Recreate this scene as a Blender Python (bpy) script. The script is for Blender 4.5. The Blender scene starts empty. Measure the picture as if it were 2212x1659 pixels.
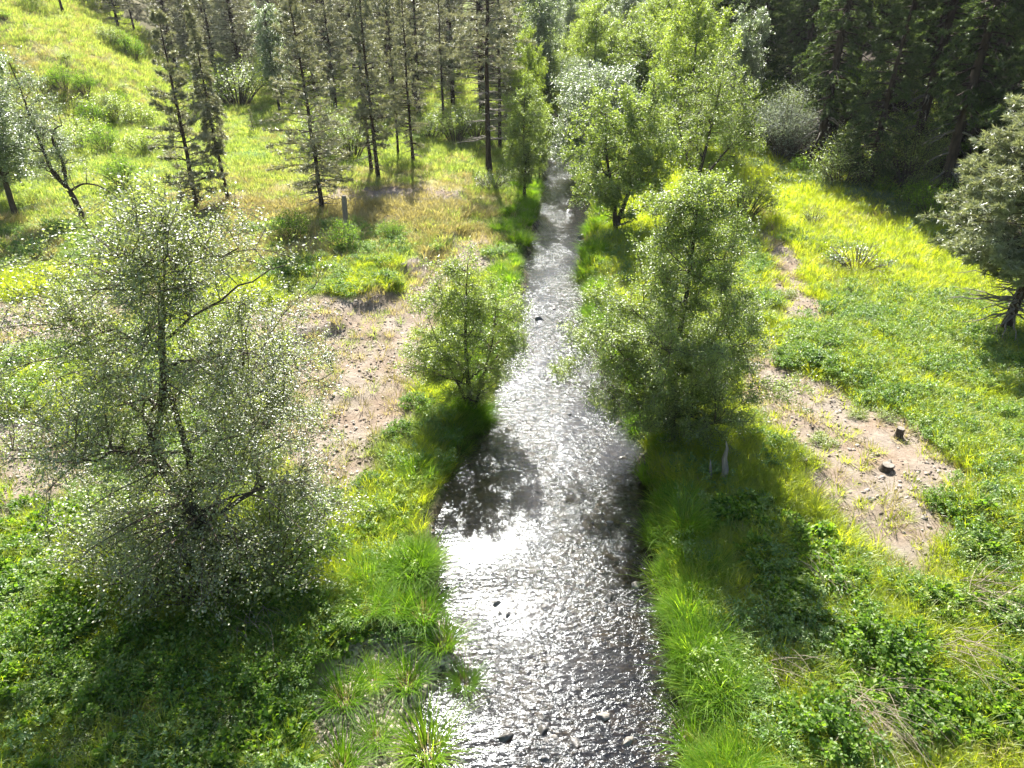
import bpy, math, random
import numpy as np
R = math.radians
sc = bpy.context.scene
COL = sc.collection
# ------------------------------------------------------------------ camera, sky, sun, exposure
CAMH, PITCH, FPX = 13.0, R(30.0), 1534.0
cd = bpy.data.cameras.new('camera'); cam = bpy.data.objects.new('camera', cd); COL.objects.link(cam)
cam.location = (0, 0, CAMH); cam.rotation_euler = (R(60), 0, 0)
cd.sensor_width = 36.0; cd.lens = 36.0*FPX/2212.0; cd.clip_start = 0.1; cd.clip_end = 3000
sc.camera = cam
HAZE = 0.00012
SUN_EL, SUN_AZ = R(43), R(-7)            # azimuth from +Y (ahead), negative is left
w = bpy.data.worlds.new('World'); sc.world = w; w.use_nodes = True
nt = w.node_tree; nt.nodes.clear()
sky = nt.nodes.new('ShaderNodeTexSky'); sky.sky_type = 'NISHITA'; sky.sun_disc = False
sky.sun_elevation = SUN_EL; sky.sun_rotation = SUN_AZ; sky.air_density = 1.2; sky.dust_density = 1.5
bg = nt.nodes.new('ShaderNodeBackground'); bg.inputs[1].default_value = 0.06
wo = nt.nodes.new('ShaderNodeOutputWorld')
nt.links.new(sky.outputs[0], bg.inputs[0]); nt.links.new(bg.outputs[0], wo.inputs[0])
sl = bpy.data.lights.new('sun', 'SUN'); sl.energy = 5.0; sl.angle = R(0.53); sl.color = (1.0, 0.95, 0.86)
sun = bpy.data.objects.new('sun', sl); COL.objects.link(sun)
sun.location = (-20, 60, 80)
sun.rotation_euler = (math.pi/2-SUN_EL, 0, math.pi-SUN_AZ)
sc.view_settings.view_transform = 'Standard'; sc.view_settings.look = 'None'
sc.view_settings.exposure = 1.8; sc.view_settings.gamma = 1.0
cy = sc.cycles
cy.max_bounces = 7; cy.diffuse_bounces = 4; cy.glossy_bounces = 2; cy.transmission_bounces = 5
cy.transparent_max_bounces = 6; cy.volume_bounces = 0
cy.sample_clamp_indirect = 6.0; cy.sample_clamp_direct = 12.0
cy.caustics_reflective = False; cy.caustics_refractive = False
cy.use_denoising = True
cy.use_light_tree = False

# ------------------------------------------------------------------ noise and terrain
def _hash(ix, iy, s):
    n = (ix*374761393 + iy*668265263 + s*1442695041) & 0xffffffff
    n = ((n ^ (n >> 13))*1274126177) & 0xffffffff
    n = n ^ (n >> 16)
    return (n & 0xffff)/65535.0
def vnoise(x, y, s=0):
    x = np.asarray(x, float); y = np.asarray(y, float)
    ix = np.floor(x).astype(np.int64); iy = np.floor(y).astype(np.int64)
    fx = x-ix; fy = y-iy
    fx = fx*fx*(3-2*fx); fy = fy*fy*(3-2*fy)
    a = _hash(ix, iy, s); b = _hash(ix+1, iy, s); c = _hash(ix, iy+1, s); d = _hash(ix+1, iy+1, s)
    return (a*(1-fx)+b*fx)*(1-fy)+(c*(1-fx)+d*fx)*fy
def fbm(x, y, s=0, o=4):
    t = 0; a = 0.5; n = 0
    for k in range(o):
        t = t+a*vnoise(x*2**k, y*2**k, s+k*17); n += a; a *= 0.5
    return t/n
def sstep(a, b, x):
    t = np.clip((x-a)/(b-a), 0, 1); return t*t*(3-2*t)

CY = np.array([-30, 0, 8, 12.9, 15.5, 18.9, 21.8, 27.7, 35.7, 45, 53.5, 69, 90, 120, 200])
CX = np.array([0.9, 0.9, 0.98, 1.0, 0.75, 1.35, 1.75, 1.65, 2.15, 3.2, 4.3, 4.4, 7.5, 12, 30])
CW = np.array([2.35, 2.35, 2.35, 2.8, 3.05, 2.8, 2.35, 1.6, 1.5, 1.7, 1.9, 1.7, 1.3, 1.3, 1.3])
def creek(y): return np.interp(y, CY, CX), np.interp(y, CY, CW)
WATER_Z = -0.5
def H(x, y):
    x = np.asarray(x, float); y = np.asarray(y, float)
    h = (fbm(x*0.12, y*0.12, 3)-0.5)*0.9 + (fbm(x*0.9, y*0.9, 9, 3)-0.5)*0.22
    # old terrace step left of the creek
    xt = np.interp(y, [10, 20, 24, 27, 30, 34, 38, 60], [-16, -13, -9.5, -7.4, -6.2, -4.6, -3.2, -3.0]) + (vnoise(y*0.7, x*0+3, 5)-0.5)*0.9
    h = h + 0.45*sstep(0.35, -0.35, x-xt)*sstep(16, 22, y)
    # hillside on the left
    toe = np.interp(y, [-50, 30, 58, 67, 77, 100, 130, 170, 260], [-52, -46, -40, -37, -35.5, -41, -52, -90, -180]) + (vnoise(y*0.08, x*0, 6)-0.5)*3
    d = np.maximum(toe-x, 0); h = h+40*(1-np.exp(-(d*d/(d+3))*0.8/40))+(fbm(x*.2, y*.2, 41, 3)-.5)*1.1*sstep(0, 8, d)
    # steep wooded slope on the right
    foot = np.interp(y, [-50, 0, 20, 39, 57, 70, 90, 120, 200], [56, 44, 35, 27.5, 19.5, 17.5, 22, 34, 60]) + (vnoise(y*0.15, x*0, 7)-0.5)*2.5
    d = np.maximum(x-foot, 0); h = h+55*(1-np.exp(-(d*d/(d+3))*0.75/55))
    # valley head
    d = np.maximum(y-115-6*vnoise(x*0.03, y*0, 8), 0); h = h+70*(1-np.exp(-(d*d/(d+12))*0.42/70))
    # channel
    cx, cw = creek(y)
    e = np.abs(x-cx)-cw-(vnoise(x*0.0+np.sign(x-cx), y*0.55, 12)-0.5)*1.1
    chan = sstep(0.75, -0.25, e)*sstep(135, 115, y)
    bed = -0.72-0.12*vnoise(x*0.8, y*0.8, 13)
    # low cobble bar at the near left
    bar = np.clip(1-((x+2.6)**2/3.4+(y-9.4)**2/6.5), 0, 1)
    h = h*(1-sstep(0, .5, bar)) + (-0.36)*sstep(0, .5, bar)
    return h*(1-chan)+bed*chan*(1)+0.0
cp, sp = math.cos(PITCH), math.sin(PITCH)
_T = np.concatenate([np.linspace(6, 60, 1100), np.linspace(60.2, 260, 1000)])
def gp(px, py):
    """ground point seen at that place of the photograph (2212 px wide)"""
    u = (px-1106)/FPX; v = (py-829.5)/FPX
    X = u*_T; Y = _T*(cp-v*sp); Z = CAMH-_T*(sp+v*cp)
    below = Z < H(X, Y)
    i = int(np.argmax(below)) if below.any() else len(_T)-1
    return float(X[i]), float(Y[i]), float(H(X[i], Y[i]))
def height_to(y, py, z0):
    k = (829.5-py)/FPX
    return CAMH + y*(k*cp-sp)/(cp+k*sp) - z0
def inpoly(x, y, P):
    r = np.zeros(np.shape(x), bool); n = len(P)
    for i in range(n):
        x0, y0 = P[i]; x1, y1 = P[(i+1) % n]
        if y0 == y1: continue
        c = ((y0 > y) != (y1 > y)) & (x < (x1-x0)*(y-y0)/(y1-y0)+x0)
        r ^= c
    return r
def ground_poly(pts): return [gp(a, b)[:2] for a, b in pts]
BARE = [ground_poly(p) for p in (
    [(520, 700), (680, 620), (790, 640), (860, 585), (990, 500), (1070, 470), (1080, 550), (1000, 640), (950, 740), (900, 870), (850, 970), (780, 1070), (620, 1100), (500, 900)],
    [(-200, 880), (60, 890), (190, 930), (300, 1000), (210, 1080), (60, 1110), (-200, 1130)],
    [(-200, 650), (150, 640), (330, 600), (420, 660), (200, 740), (0, 780), (-200, 800)],
    [(1630, 690), (1730, 790), (1840, 860), (2010, 920), (2110, 1010), (2110, 1140), (2020, 1260), (1860, 1230), (1760, 1100), (1680, 950), (1580, 850)],
    [(1650, 470), (1700, 500), (1790, 660), (1790, 720), (1690, 700), (1640, 560)],
    [(690, 400), (900, 400), (1010, 430), (900, 490), (700, 480)],
    [(490, 430), (640, 440), (600, 500), (480, 500)],
    [(690, 1400), (960, 1440), (960, 1600), (900, 1720), (650, 1720)])]
DRY = ground_poly([(480, 360), (1060, 380), (1060, 500), (860, 560), (420, 620), (300, 520)])
_jr = np.random.RandomState(5)
def bare_mask(x, y):
    t = np.zeros(np.shape(x)); n = 9
    for k in range(n):
        a = _jr.rand()*6.28; r = 0.7*math.sqrt(k/n)
        xx = x+r*math.cos(a)+(vnoise(x*0.8, y*0.8, 31)-0.5)*1.6; yy = y+r*math.sin(a)+(vnoise(x*0.8, y*0.8, 32)-0.5)*1.6
        m = np.zeros(np.shape(x), bool)
        for P in BARE: m |= inpoly(xx, yy, P)
        t += m
    return t/n
def dry_mask(x, y):
    xx = x+(vnoise(x*0.5, y*0.5, 33)-0.5)*4; yy = y+(vnoise(x*0.5, y*0.5, 34)-0.5)*4
    m = inpoly(xx, yy, DRY)*1.0
    hill = sstep(0, 4, np.interp(y, [30, 58, 77, 130], [-46, -40, -35.5, -52])-x)
    return np.clip(m*0.8+hill*0.75*fbm(x*.25, y*.25, 35)*1.6, 0, 1)

# ------------------------------------------------------------------ materials
def newmat(name):
    m = bpy.data.materials.new(name); m.use_nodes = True; t = m.node_tree; t.nodes.clear()
    return m, t, t.nodes.new, t.links.new
def ramp(N, cols, pos=None):
    r = N('ShaderNodeValToRGB'); e = r.color_ramp.elements
    pos = pos or [i/(len(cols)-1) for i in range(len(cols))]
    while len(e) < len(cols): e.new(0.5)
    for i, c in enumerate(cols): e[i].position = pos[i]; e[i].color = (*c, 1)
    return r
def leaf_mat(name, cols, trans=1.6, tw=0.5, rough=0.38, ior=1.45, tint=(1.05, 1.1, 0.55), inst=False):
    m, t, N, L = newmat(name)
    at = N('ShaderNodeAttribute'); at.attribute_name = 'rnd'
    src = at.outputs['Fac']
    if inst:
        oi = N('ShaderNodeObjectInfo'); ad = N('ShaderNodeMath'); ad.operation = 'MULTIPLY_ADD'
        L(at.outputs['Fac'], ad.inputs[0]); ad.inputs[1].default_value = 0.45
        mu = N('ShaderNodeMath'); mu.operation = 'MULTIPLY'; mu.inputs[1].default_value = 0.55
        L(oi.outputs['Random'], mu.inputs[0]); L(mu.outputs[0], ad.inputs[2]); src = ad.outputs[0]
    r = ramp(N, cols); L(src, r.inputs[0])
    df = N('ShaderNodeBsdfDiffuse'); L(r.outputs[0], df.inputs[0])
    mx = N('ShaderNodeMix'); mx.data_type = 'RGBA'; mx.blend_type = 'MULTIPLY'; mx.inputs['Factor'].default_value = 1
    L(r.outputs[0], mx.inputs['A']); mx.inputs['B'].default_value = (trans*tint[0], trans*tint[1], trans*tint[2], 1)
    tr = N('ShaderNodeBsdfTranslucent'); L(mx.outputs['Result'], tr.inputs[0])
    ms = N('ShaderNodeMixShader'); ms.inputs[0].default_value = tw; L(df.outputs[0], ms.inputs[1]); L(tr.outputs[0], ms.inputs[2])
    gl = N('ShaderNodeBsdfAnisotropic') if False else N('ShaderNodeBsdfGlossy'); gl.inputs['Roughness'].default_value = rough
    gl.inputs[0].default_value = (0.95, 0.97, 1, 1)
    m2 = N('ShaderNodeMixShader'); m2.inputs[0].default_value = (ior-1)*0.14
    L(ms.outputs[0], m2.inputs[1]); L(gl.outputs[0], m2.inputs[2])
    o = N('ShaderNodeOutputMaterial'); L(m2.outputs[0], o.inputs[0])
    return m
def noise_mat(name, cols, scale=6, rough=0.9, bump=0.5, bscale=30, dist=0.02, spec=0.3, stretch=None, inst=False):
    m, t, N, L = newmat(name)
    tc = N('ShaderNodeTexCoord'); mp = N('ShaderNodeMapping'); L(tc.outputs['Object'], mp.inputs[0])
    if stretch: mp.inputs['Scale'].default_value = stretch
    n1 = N('ShaderNodeTexNoise'); n1.inputs['Scale'].default_value = scale; n1.inputs['Detail'].default_value = 6; L(mp.outputs[0], n1.inputs[0])
    src = n1.outputs[0]
    if inst:
        oi = N('ShaderNodeObjectInfo'); ad = N('ShaderNodeMath'); ad.operation = 'MULTIPLY_ADD'
        L(oi.outputs['Random'], ad.inputs[0]); ad.inputs[1].default_value = 0.6; 
        sb = N('ShaderNodeMath'); sb.operation = 'SUBTRACT'; sb.inputs[1].default_value = 0.3; L(n1.outputs[0], sb.inputs[0]); L(sb.outputs[0], ad.inputs[2]); src = ad.outputs[0]
    r = ramp(N, cols, [0.25+0.5*i/(len(cols)-1) for i in range(len(cols))]); L(src, r.inputs[0])
    n2 = N('ShaderNodeTexNoise'); n2.inputs['Scale'].default_value = bscale; n2.inputs['Detail'].default_value = 5; L(mp.outputs[0], n2.inputs[0])
    b = N('ShaderNodeBump'); b.inputs['Strength'].default_value = bump; b.inputs['Distance'].default_value = dist; L(n2.outputs[0], b.inputs['Height'])
    p = N('ShaderNodeBsdfPrincipled'); L(r.outputs[0], p.inputs['Base Color']); p.inputs['Roughness'].default_value = rough
    p.inputs['Specular IOR Level'].default_value = spec; L(b.outputs[0], p.inputs['Normal'])
    o = N('ShaderNodeOutputMaterial'); L(p.outputs[0], o.inputs[0]); return m

def ground_mat():
    m, t, N, L = newmat('ground_soil_and_turf')
    tc = N('ShaderNodeTexCoord')
    def noise(s, d=6, ro=0.55):
        n = N('ShaderNodeTexNoise'); n.inputs['Scale'].default_value = s; n.inputs['Detail'].default_value = d; n.inputs['Roughness'].default_value = ro
        L(tc.outputs['Object'], n.inputs[0]); return n
    def mixc(f, a, b, mode='MIX'):
        x = N('ShaderNodeMix'); x.data_type = 'RGBA'; x.blend_type = mode
        if isinstance(f, float): x.inputs['Factor'].default_value = f
        else: L(f, x.inputs['Factor'])
        L(a, x.inputs['A']); L(b, x.inputs['B']); return x.outputs['Result']
    def attr(n):
        a = N('ShaderNodeAttribute'); a.attribute_name = n; return a.outputs['Fac']
    soil = ramp(N, [(0.05, 0.038, 0.028), (0.15, 0.115, 0.085), (0.26, 0.21, 0.165), (0.38, 0.33, 0.27)], [0.25, 0.45, 0.62, 0.8]); L(noise(5, 10, 0.72).outputs[0], soil.inputs[0])
    soil2 = ramp(N, [(0.27, 0.19, 0.13), (0.32, 0.285, 0.24)], [0.35, 0.6]); L(noise(0.6, 4).outputs[0], soil2.inputs[0])
    soilc = mixc(0.4, soil.outputs[0], soil2.outputs[0])
    turf = ramp(N, [(0.05, 0.07, 0.014), (0.12, 0.16, 0.022), (0.23, 0.28, 0.04), (0.36, 0.34, 0.12)], [0.28, 0.45, 0.6, 0.78]); L(noise(3.5, 9, 0.7).outputs[0], turf.inputs[0])
    big = ramp(N, [(0.65, 0.9, 0.6), (1.1, 1.05, 0.9)], [0.35, 0.65]); L(noise(0.22, 4).outputs[0], big.inputs[0])
    turfc = mixc(1.0, turf.outputs[0], big.outputs[0], 'MULTIPLY')
    straw = ramp(N, [(0.16, 0.13, 0.055), (0.30, 0.26, 0.11), (0.42, 0.36, 0.2)], [0.3, 0.5, 0.75]); L(noise(7, 9, 0.7).outputs[0], straw.inputs[0])
    c = mixc(attr('dry'), turfc, straw.outputs[0])
    c = mixc(attr('bare'), c, soilc)
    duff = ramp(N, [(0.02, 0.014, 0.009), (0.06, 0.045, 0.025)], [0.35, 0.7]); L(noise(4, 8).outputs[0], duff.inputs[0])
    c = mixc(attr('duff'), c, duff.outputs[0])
    v = N('ShaderNodeTexVoronoi'); v.inputs['Scale'].default_value = 5.5; L(tc.outputs['Object'], v.inputs[0])
    bedr = ramp(N, [(0.02, 0.016, 0.01), (0.07, 0.055, 0.032), (0.16, 0.13, 0.085)], [0.1, 0.5, 0.9]); 
    sx = N('ShaderNodeSeparateColor'); L(v.outputs['Color'], sx.inputs[0]); L(sx.outputs[0], bedr.inputs[0])
    c = mixc(attr('bed'), c, bedr.outputs[0])
    p = N('ShaderNodeBsdfPrincipled'); L(c, p.inputs['Base Color']); p.inputs['Roughness'].default_value = 0.9; p.inputs['Specular IOR Level'].default_value = 0.25
    b = N('ShaderNodeBump'); b.inputs['Strength'].default_value = 0.9; b.inputs['Distance'].default_value = 0.07; L(noise(7, 10, 0.7).outputs[0], b.inputs['Height'])
    L(b.outputs[0], p.inputs['Normal'])
    o = N('ShaderNodeOutputMaterial'); L(p.outputs[0], o.inputs[0]); return m

def water_mat():
    m, t, N, L = newmat('creek_water')
    tc = N('ShaderNodeTexCoord'); mp = N('ShaderNodeMapping'); mp.inputs['Scale'].default_value = (0.6, 1.3, 1); L(tc.outputs['Object'], mp.inputs[0])
    ds = N('ShaderNodeTexNoise'); ds.inputs['Scale'].default_value = 0.35; ds.inputs['Detail'].default_value = 2; L(tc.outputs['Object'], ds.inputs[0])
    cr = N('ShaderNodeMapRange'); cr.inputs[1].default_value = 0.41; cr.inputs[2].default_value = 0.54; cr.inputs[3].default_value = 0.35; cr.inputs[4].default_value = 1.0; L(ds.outputs[0], cr.inputs[0])
    n1 = N('ShaderNodeTexNoise'); n1.inputs['Scale'].default_value = 7.5; n1.inputs['Detail'].default_value = 3; n1.inputs['Roughness'].default_value = 0.7; n1.inputs['Distortion'].default_value = 1.0; L(mp.outputs[0], n1.inputs[0])
    n2 = N('ShaderNodeTexNoise'); n2.inputs['Scale'].default_value = 2.6; n2.inputs['Detail'].default_value = 3; n2.inputs['Distortion'].default_value = 0.8; L(mp.outputs[0], n2.inputs[0])
    ad = N('ShaderNodeMath'); ad.operation = 'MULTIPLY_ADD'; L(n2.outputs[0], ad.inputs[0]); ad.inputs[1].default_value = 1.2; L(n1.outputs[0], ad.inputs[2])
    b = N('ShaderNodeBump'); b.inputs['Distance'].default_value = 0.033; L(cr.outputs[0], b.inputs['Strength']); L(ad.outputs[0], b.inputs['Height'])
    gl = N('ShaderNodeBsdfGlossy'); gl.inputs['Roughness'].default_value = 0.13; gl.inputs[0].default_value = (0.9, 0.95, 1, 1); L(b.outputs[0], gl.inputs['Normal'])  # slight blue in the gloss colour stands in for the reflected sky
    tr = N('ShaderNodeBsdfTransparent'); tr.inputs[0].default_value = (0.62, 0.54, 0.38, 1)
    fr = N('ShaderNodeFresnel'); fr.inputs[0].default_value = 1.55; L(b.outputs[0], fr.inputs['Normal'])
    ms = N('ShaderNodeMixShader'); L(fr.outputs[0], ms.inputs[0]); L(tr.outputs[0], ms.inputs[1]); L(gl.outputs[0], ms.inputs[2])
    o = N('ShaderNodeOutputMaterial'); L(ms.outputs[0], o.inputs[0]); return m

M = {}
M['ground'] = ground_mat(); M['water'] = water_mat()
M['bark'] = noise_mat('grey_brown_bark', [(0.035, 0.027, 0.02), (0.10, 0.08, 0.062)], 9, bump=0.8, stretch=(1, 1, 0.25))
M['pinebark'] = noise_mat('pine_bark', [(0.028, 0.02, 0.016), (0.085, 0.058, 0.045)], 7, bump=0.9, stretch=(1, 1, 0.3))
M['deadwood'] = noise_mat('weathered_wood', [(0.14, 0.12, 0.10), (0.32, 0.29, 0.25)], 12, bump=0.7, stretch=(1, 1, 0.2))
M['twig'] = noise_mat('twig_bark', [(0.07, 0.055, 0.042), (0.16, 0.13, 0.10)], 8, bump=0.3)
M['rock'] = noise_mat('grey_rock', [(0.12, 0.105, 0.09), (0.25, 0.23, 0.20), (0.36, 0.33, 0.29)], 5, 0.75, 0.7, 18, 0.03)
M['wetrock'] = noise_mat('wet_rock', [(0.035, 0.033, 0.03), (0.11, 0.10, 0.09)], 5, 0.3, 0.6, 18, 0.02, 0.6)
M['gravel'] = noise_mat('gravel_stone', [(0.13, 0.10, 0.08), (0.27, 0.22, 0.18), (0.42, 0.37, 0.32)], 3, 0.8, 0.5, 25, 0.01, inst=True)
M['cobble'] = noise_mat('river_cobble', [(0.15, 0.125, 0.10), (0.31, 0.26, 0.21), (0.50, 0.44, 0.36)], 3, 0.6, 0.4, 25, 0.01, inst=True)
G = lambda *c: list(c)
M['leaf_apple'] = leaf_mat('dull_green_leaf', G((0.10, 0.125, 0.055), (0.17, 0.20, 0.08), (0.27, 0.31, 0.11)), 1.8, 0.55, 0.5, 1.9)
M['leaf_alder'] = leaf_mat('alder_leaf', G((0.09, 0.13, 0.03), (0.18, 0.24, 0.045), (0.31, 0.37, 0.07)), 1.7, 0.52, 0.46, 1.6)
M['leaf_bright'] = leaf_mat('bright_leaf', G((0.12, 0.17, 0.03), (0.21, 0.27, 0.045), (0.31, 0.36, 0.07)), 2.0, 0.52, 0.42, 1.55)
M['leaf_silver'] = leaf_mat('silvery_leaf', G((0.12, 0.16, 0.08), (0.20, 0.26, 0.14), (0.32, 0.37, 0.24)), 1.5, 0.45, 0.45, 2.1)
M['leaf_shrub'] = leaf_mat('shrub_leaf', G((0.05, 0.11, 0.012), (0.11, 0.20, 0.02), (0.23, 0.32, 0.035)), 2.1, 0.52, 0.5, 1.15)
M['leaf_white'] = leaf_mat('whitish_leaf', G((0.22, 0.26, 0.22), (0.36, 0.40, 0.36)), 1.0, 0.4, 0.5, 1.3)
M['needle'] = leaf_mat('pine_needles', G((0.10, 0.125, 0.055), (0.19, 0.205, 0.10), (0.33, 0.32, 0.19)), 1.4, 0.45, 0.45, 2.1, (1.05, 1, 0.7))
M['needle_pale'] = leaf_mat('pale_pine_needles', G((0.14, 0.17, 0.08), (0.24, 0.28, 0.13), (0.34, 0.36, 0.19)), 1.5, 0.38, 0.42, 2.0, (1.05, 1, 0.7))
M['needle_fir'] = leaf_mat('fir_needles', G((0.035, 0.06, 0.018), (0.07, 0.11, 0.03), (0.12, 0.16, 0.045)), 1.7, 0.4, 0.5, 1.3, (1, 1, 0.6))
M['grass'] = leaf_mat('meadow_grass', G((0.12, 0.18, 0.02), (0.25, 0.31, 0.03), (0.40, 0.42, 0.06)), 2.3, 0.6, 0.5, 1.3, (1.1, 1.05, 0.3), True)
M['grass_pale'] = leaf_mat('pale_meadow_grass', G((0.10, 0.16, 0.04), (0.21, 0.27, 0.07), (0.38, 0.39, 0.15)), 2.0, 0.55, 0.5, 1.3, (1.05, 1.05, 0.5), True)
M['grass_dry'] = leaf_mat('straw_grass', G((0.22, 0.20, 0.07), (0.34, 0.31, 0.12), (0.42, 0.37, 0.2)), 1.5, 0.45, 0.5, 1.35, (1.05, 1.0, 0.7), True)
M['reed'] = leaf_mat('lush_bank_grass', G((0.07, 0.15, 0.015), (0.14, 0.26, 0.02), (0.28, 0.38, 0.04)), 2.0, 0.55, 0.5, 1.1, (1, 1.0, 0.45), True)
M['herb'] = leaf_mat('feathery_herb', G((0.08, 0.17, 0.04), (0.17, 0.28, 0.06), (0.34, 0.41, 0.09)), 1.6, 0.45, 0.5, 1.35, (1, 1, 0.5), True)
M['fern'] = leaf_mat('bracken', G((0.09, 0.15, 0.05), (0.17, 0.24, 0.09)), 1.5, 0.45, 0.4, 1.5, (1, 1, 0.6), True)
M['stalk'] = noise_mat('dead_stalk', [(0.20, 0.16, 0.11), (0.42, 0.35, 0.26)], 10, 0.7)

# ------------------------------------------------------------------ mesh building
class MB:
    def __init__(s): s.v = []; s.f = []; s.r = []; s.n = 0
    def add(s, v, f, r=None):
        v = np.asarray(v, np.float32).reshape(-1, 3); f = np.asarray(f, np.int64)
        s.v.append(v); s.f.append(f+s.n); s.n += len(v)
        s.r.append(np.full(len(v), 0.5, np.float32) if r is None else np.asarray(r, np.float32))
    def mesh(s, name, mat, smooth=True):
        me = bpy.data.meshes.new(name)
        V = np.concatenate(s.v); me.vertices.add(len(V)); me.vertices.foreach_set('co', V.ravel())
        li = np.concatenate([f.ravel() for f in s.f]).astype(np.int32)
        cnt = np.concatenate([np.full(len(f), f.shape[1], np.int32) for f in s.f])
        st = np.concatenate([[0], np.cumsum(cnt)[:-1]]).astype(np.int32)
        me.loops.add(len(li)); me.loops.foreach_set('vertex_index', li)
        me.polygons.add(len(cnt)); me.polygons.foreach_set('loop_start', st)
        try: me.polygons.foreach_set('loop_total', cnt)
        except Exception: pass
        if smooth: me.polygons.foreach_set('use_smooth', np.ones(len(cnt), bool))
        a = me.attributes.new('rnd', 'FLOAT', 'POINT'); a.data.foreach_set('value', np.concatenate(s.r))
        me.update(calc_edges=True); me.materials.append(mat); return me
def unit(a): return a/np.maximum(np.linalg.norm(a, axis=-1, keepdims=True), 1e-9)
def tube(mb, pts, rad, k=6, wob=0.0, rs=None):
    pts = np.asarray(pts, float); n = len(pts); rad = np.asarray(rad, float)
    t = np.gradient(pts, axis=0); t = unit(t)
    ref = np.array([1., 0, 0]) if abs(t[0][0]) < 0.8 else np.array([0, 1., 0])
    u = unit(np.cross(t, ref)); v = np.cross(t, u)
    a = np.arange(k)*2*math.pi/k
    rr = rad[:, None]*np.ones(k)
    if wob and rs is not None: rr = rr*(1+wob*(rs.rand(n, k)-0.5))
    V = pts[:, None]+rr[..., None]*(u[:, None]*np.cos(a)[None, :, None]+v[:, None]*np.sin(a)[None, :, None])
    i = np.arange(n-1)[:, None]; j = np.arange(k)[None]; j2 = (j+1) % k
    F = np.stack([i*k+j, i*k+j2, (i+1)*k+j2, (i+1)*k+j], -1).reshape(-1, 4)
    mb.add(V, F)
    mb.add(V[-1], np.array([[q, (q+1) % k, (q+2) % k] for q in range(1, k-1, 1)][:1] if k < 4 else [list(range(k))]))
def prisms(mb, P0, P1, r0, r1):
    """many thin three-sided twigs"""
    P0 = np.asarray(P0); P1 = np.asarray(P1); n = len(P0)
    if n == 0: return
    t = unit(P1-P0); ref = np.where(np.abs(t[:, 2:3]) < 0.9, np.array([[0, 0, 1.]]), np.array([[1., 0, 0]]))
    u = unit(np.cross(t, ref)); v = np.cross(t, u)
    r0 = np.broadcast_to(r0, n)[:, None]; r1 = np.broadcast_to(r1, n)[:, None]
    V = np.zeros((n, 6, 3))
    for k in range(3):
        a = k*2*math.pi/3; d = u*math.cos(a)+v*math.sin(a)
        V[:, k] = P0+d*r0; V[:, 3+k] = P1+d*r1
    b = np.arange(n)[:, None, None]*6
    F = np.array([[0, 1, 4, 3], [1, 2, 5, 4], [2, 0, 3, 5]])[None]+b
    mb.add(V, F.reshape(-1, 4))
def leaves(mb, P, D, rs, size, width=0.55, up=0.8, jit=0.9, fold=0.12, rnd=None):
    n = len(P); N = unit(np.array([0, 0, up])+rs.normal(0, jit*0.6, (n, 3)))
    D = unit(D+rs.normal(0, 0.45, (n, 3))); D = unit(D-N*(D*N).sum(-1, keepdims=True)); S = np.cross(N, D)
    s = (size*rs.uniform(0.6, 1.25, n))[:, None]
    V = np.zeros((n, 4, 3))
    V[:, 0] = P; V[:, 1] = P+D*s*0.5+S*s*width/2+N*s*fold; V[:, 2] = P+D*s; V[:, 3] = P+D*s*0.5-S*s*width/2+N*s*fold
    F = np.arange(n*4).reshape(n, 4)
    r = rs.rand(n) if rnd is None else rnd
    T = np.concatenate([F[:, [0, 1, 2]], F[:, [0, 2, 3]]]) if fold else F
    mb.add(V, T, np.repeat(np.clip(r, 0, 1), 4))
def bez(a, b, c, n):
    t = np.linspace(0, 1, n)[:, None]; return (1-t)**2*a+2*t*(1-t)*b+t*t*c
def link(me, name, parent=None, loc=(0, 0, 0), rz=0, s=1):
    o = bpy.data.objects.new(name, me); COL.objects.link(o)
    if parent is not None: o.parent = parent
    else: o.location = loc; o.rotation_euler = (0, 0, rz); o.scale = (s, s, s) if np.isscalar(s) else s
    return o
def tag(o, label, cat, group=None):
    o['label'] = label; o['category'] = cat
    if group: o['group'] = group
    return o
def thing(parts, name, label, cat, loc, rz=0, s=1, group=None):
    """an Empty at the base with one object for each (part name, mesh)"""
    e = link(None, name, None, loc, rz, s); tag(e, label, cat, group)
    for pn, me in parts:
        p_ = link(me, pn, e)
        if pn in ('branches', 'dead_branches', 'twigs', 'limbs', 'stems', 'dead_base', 'foliage', 'blades'): p_['kind'] = 'stuff'
    return e

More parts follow.
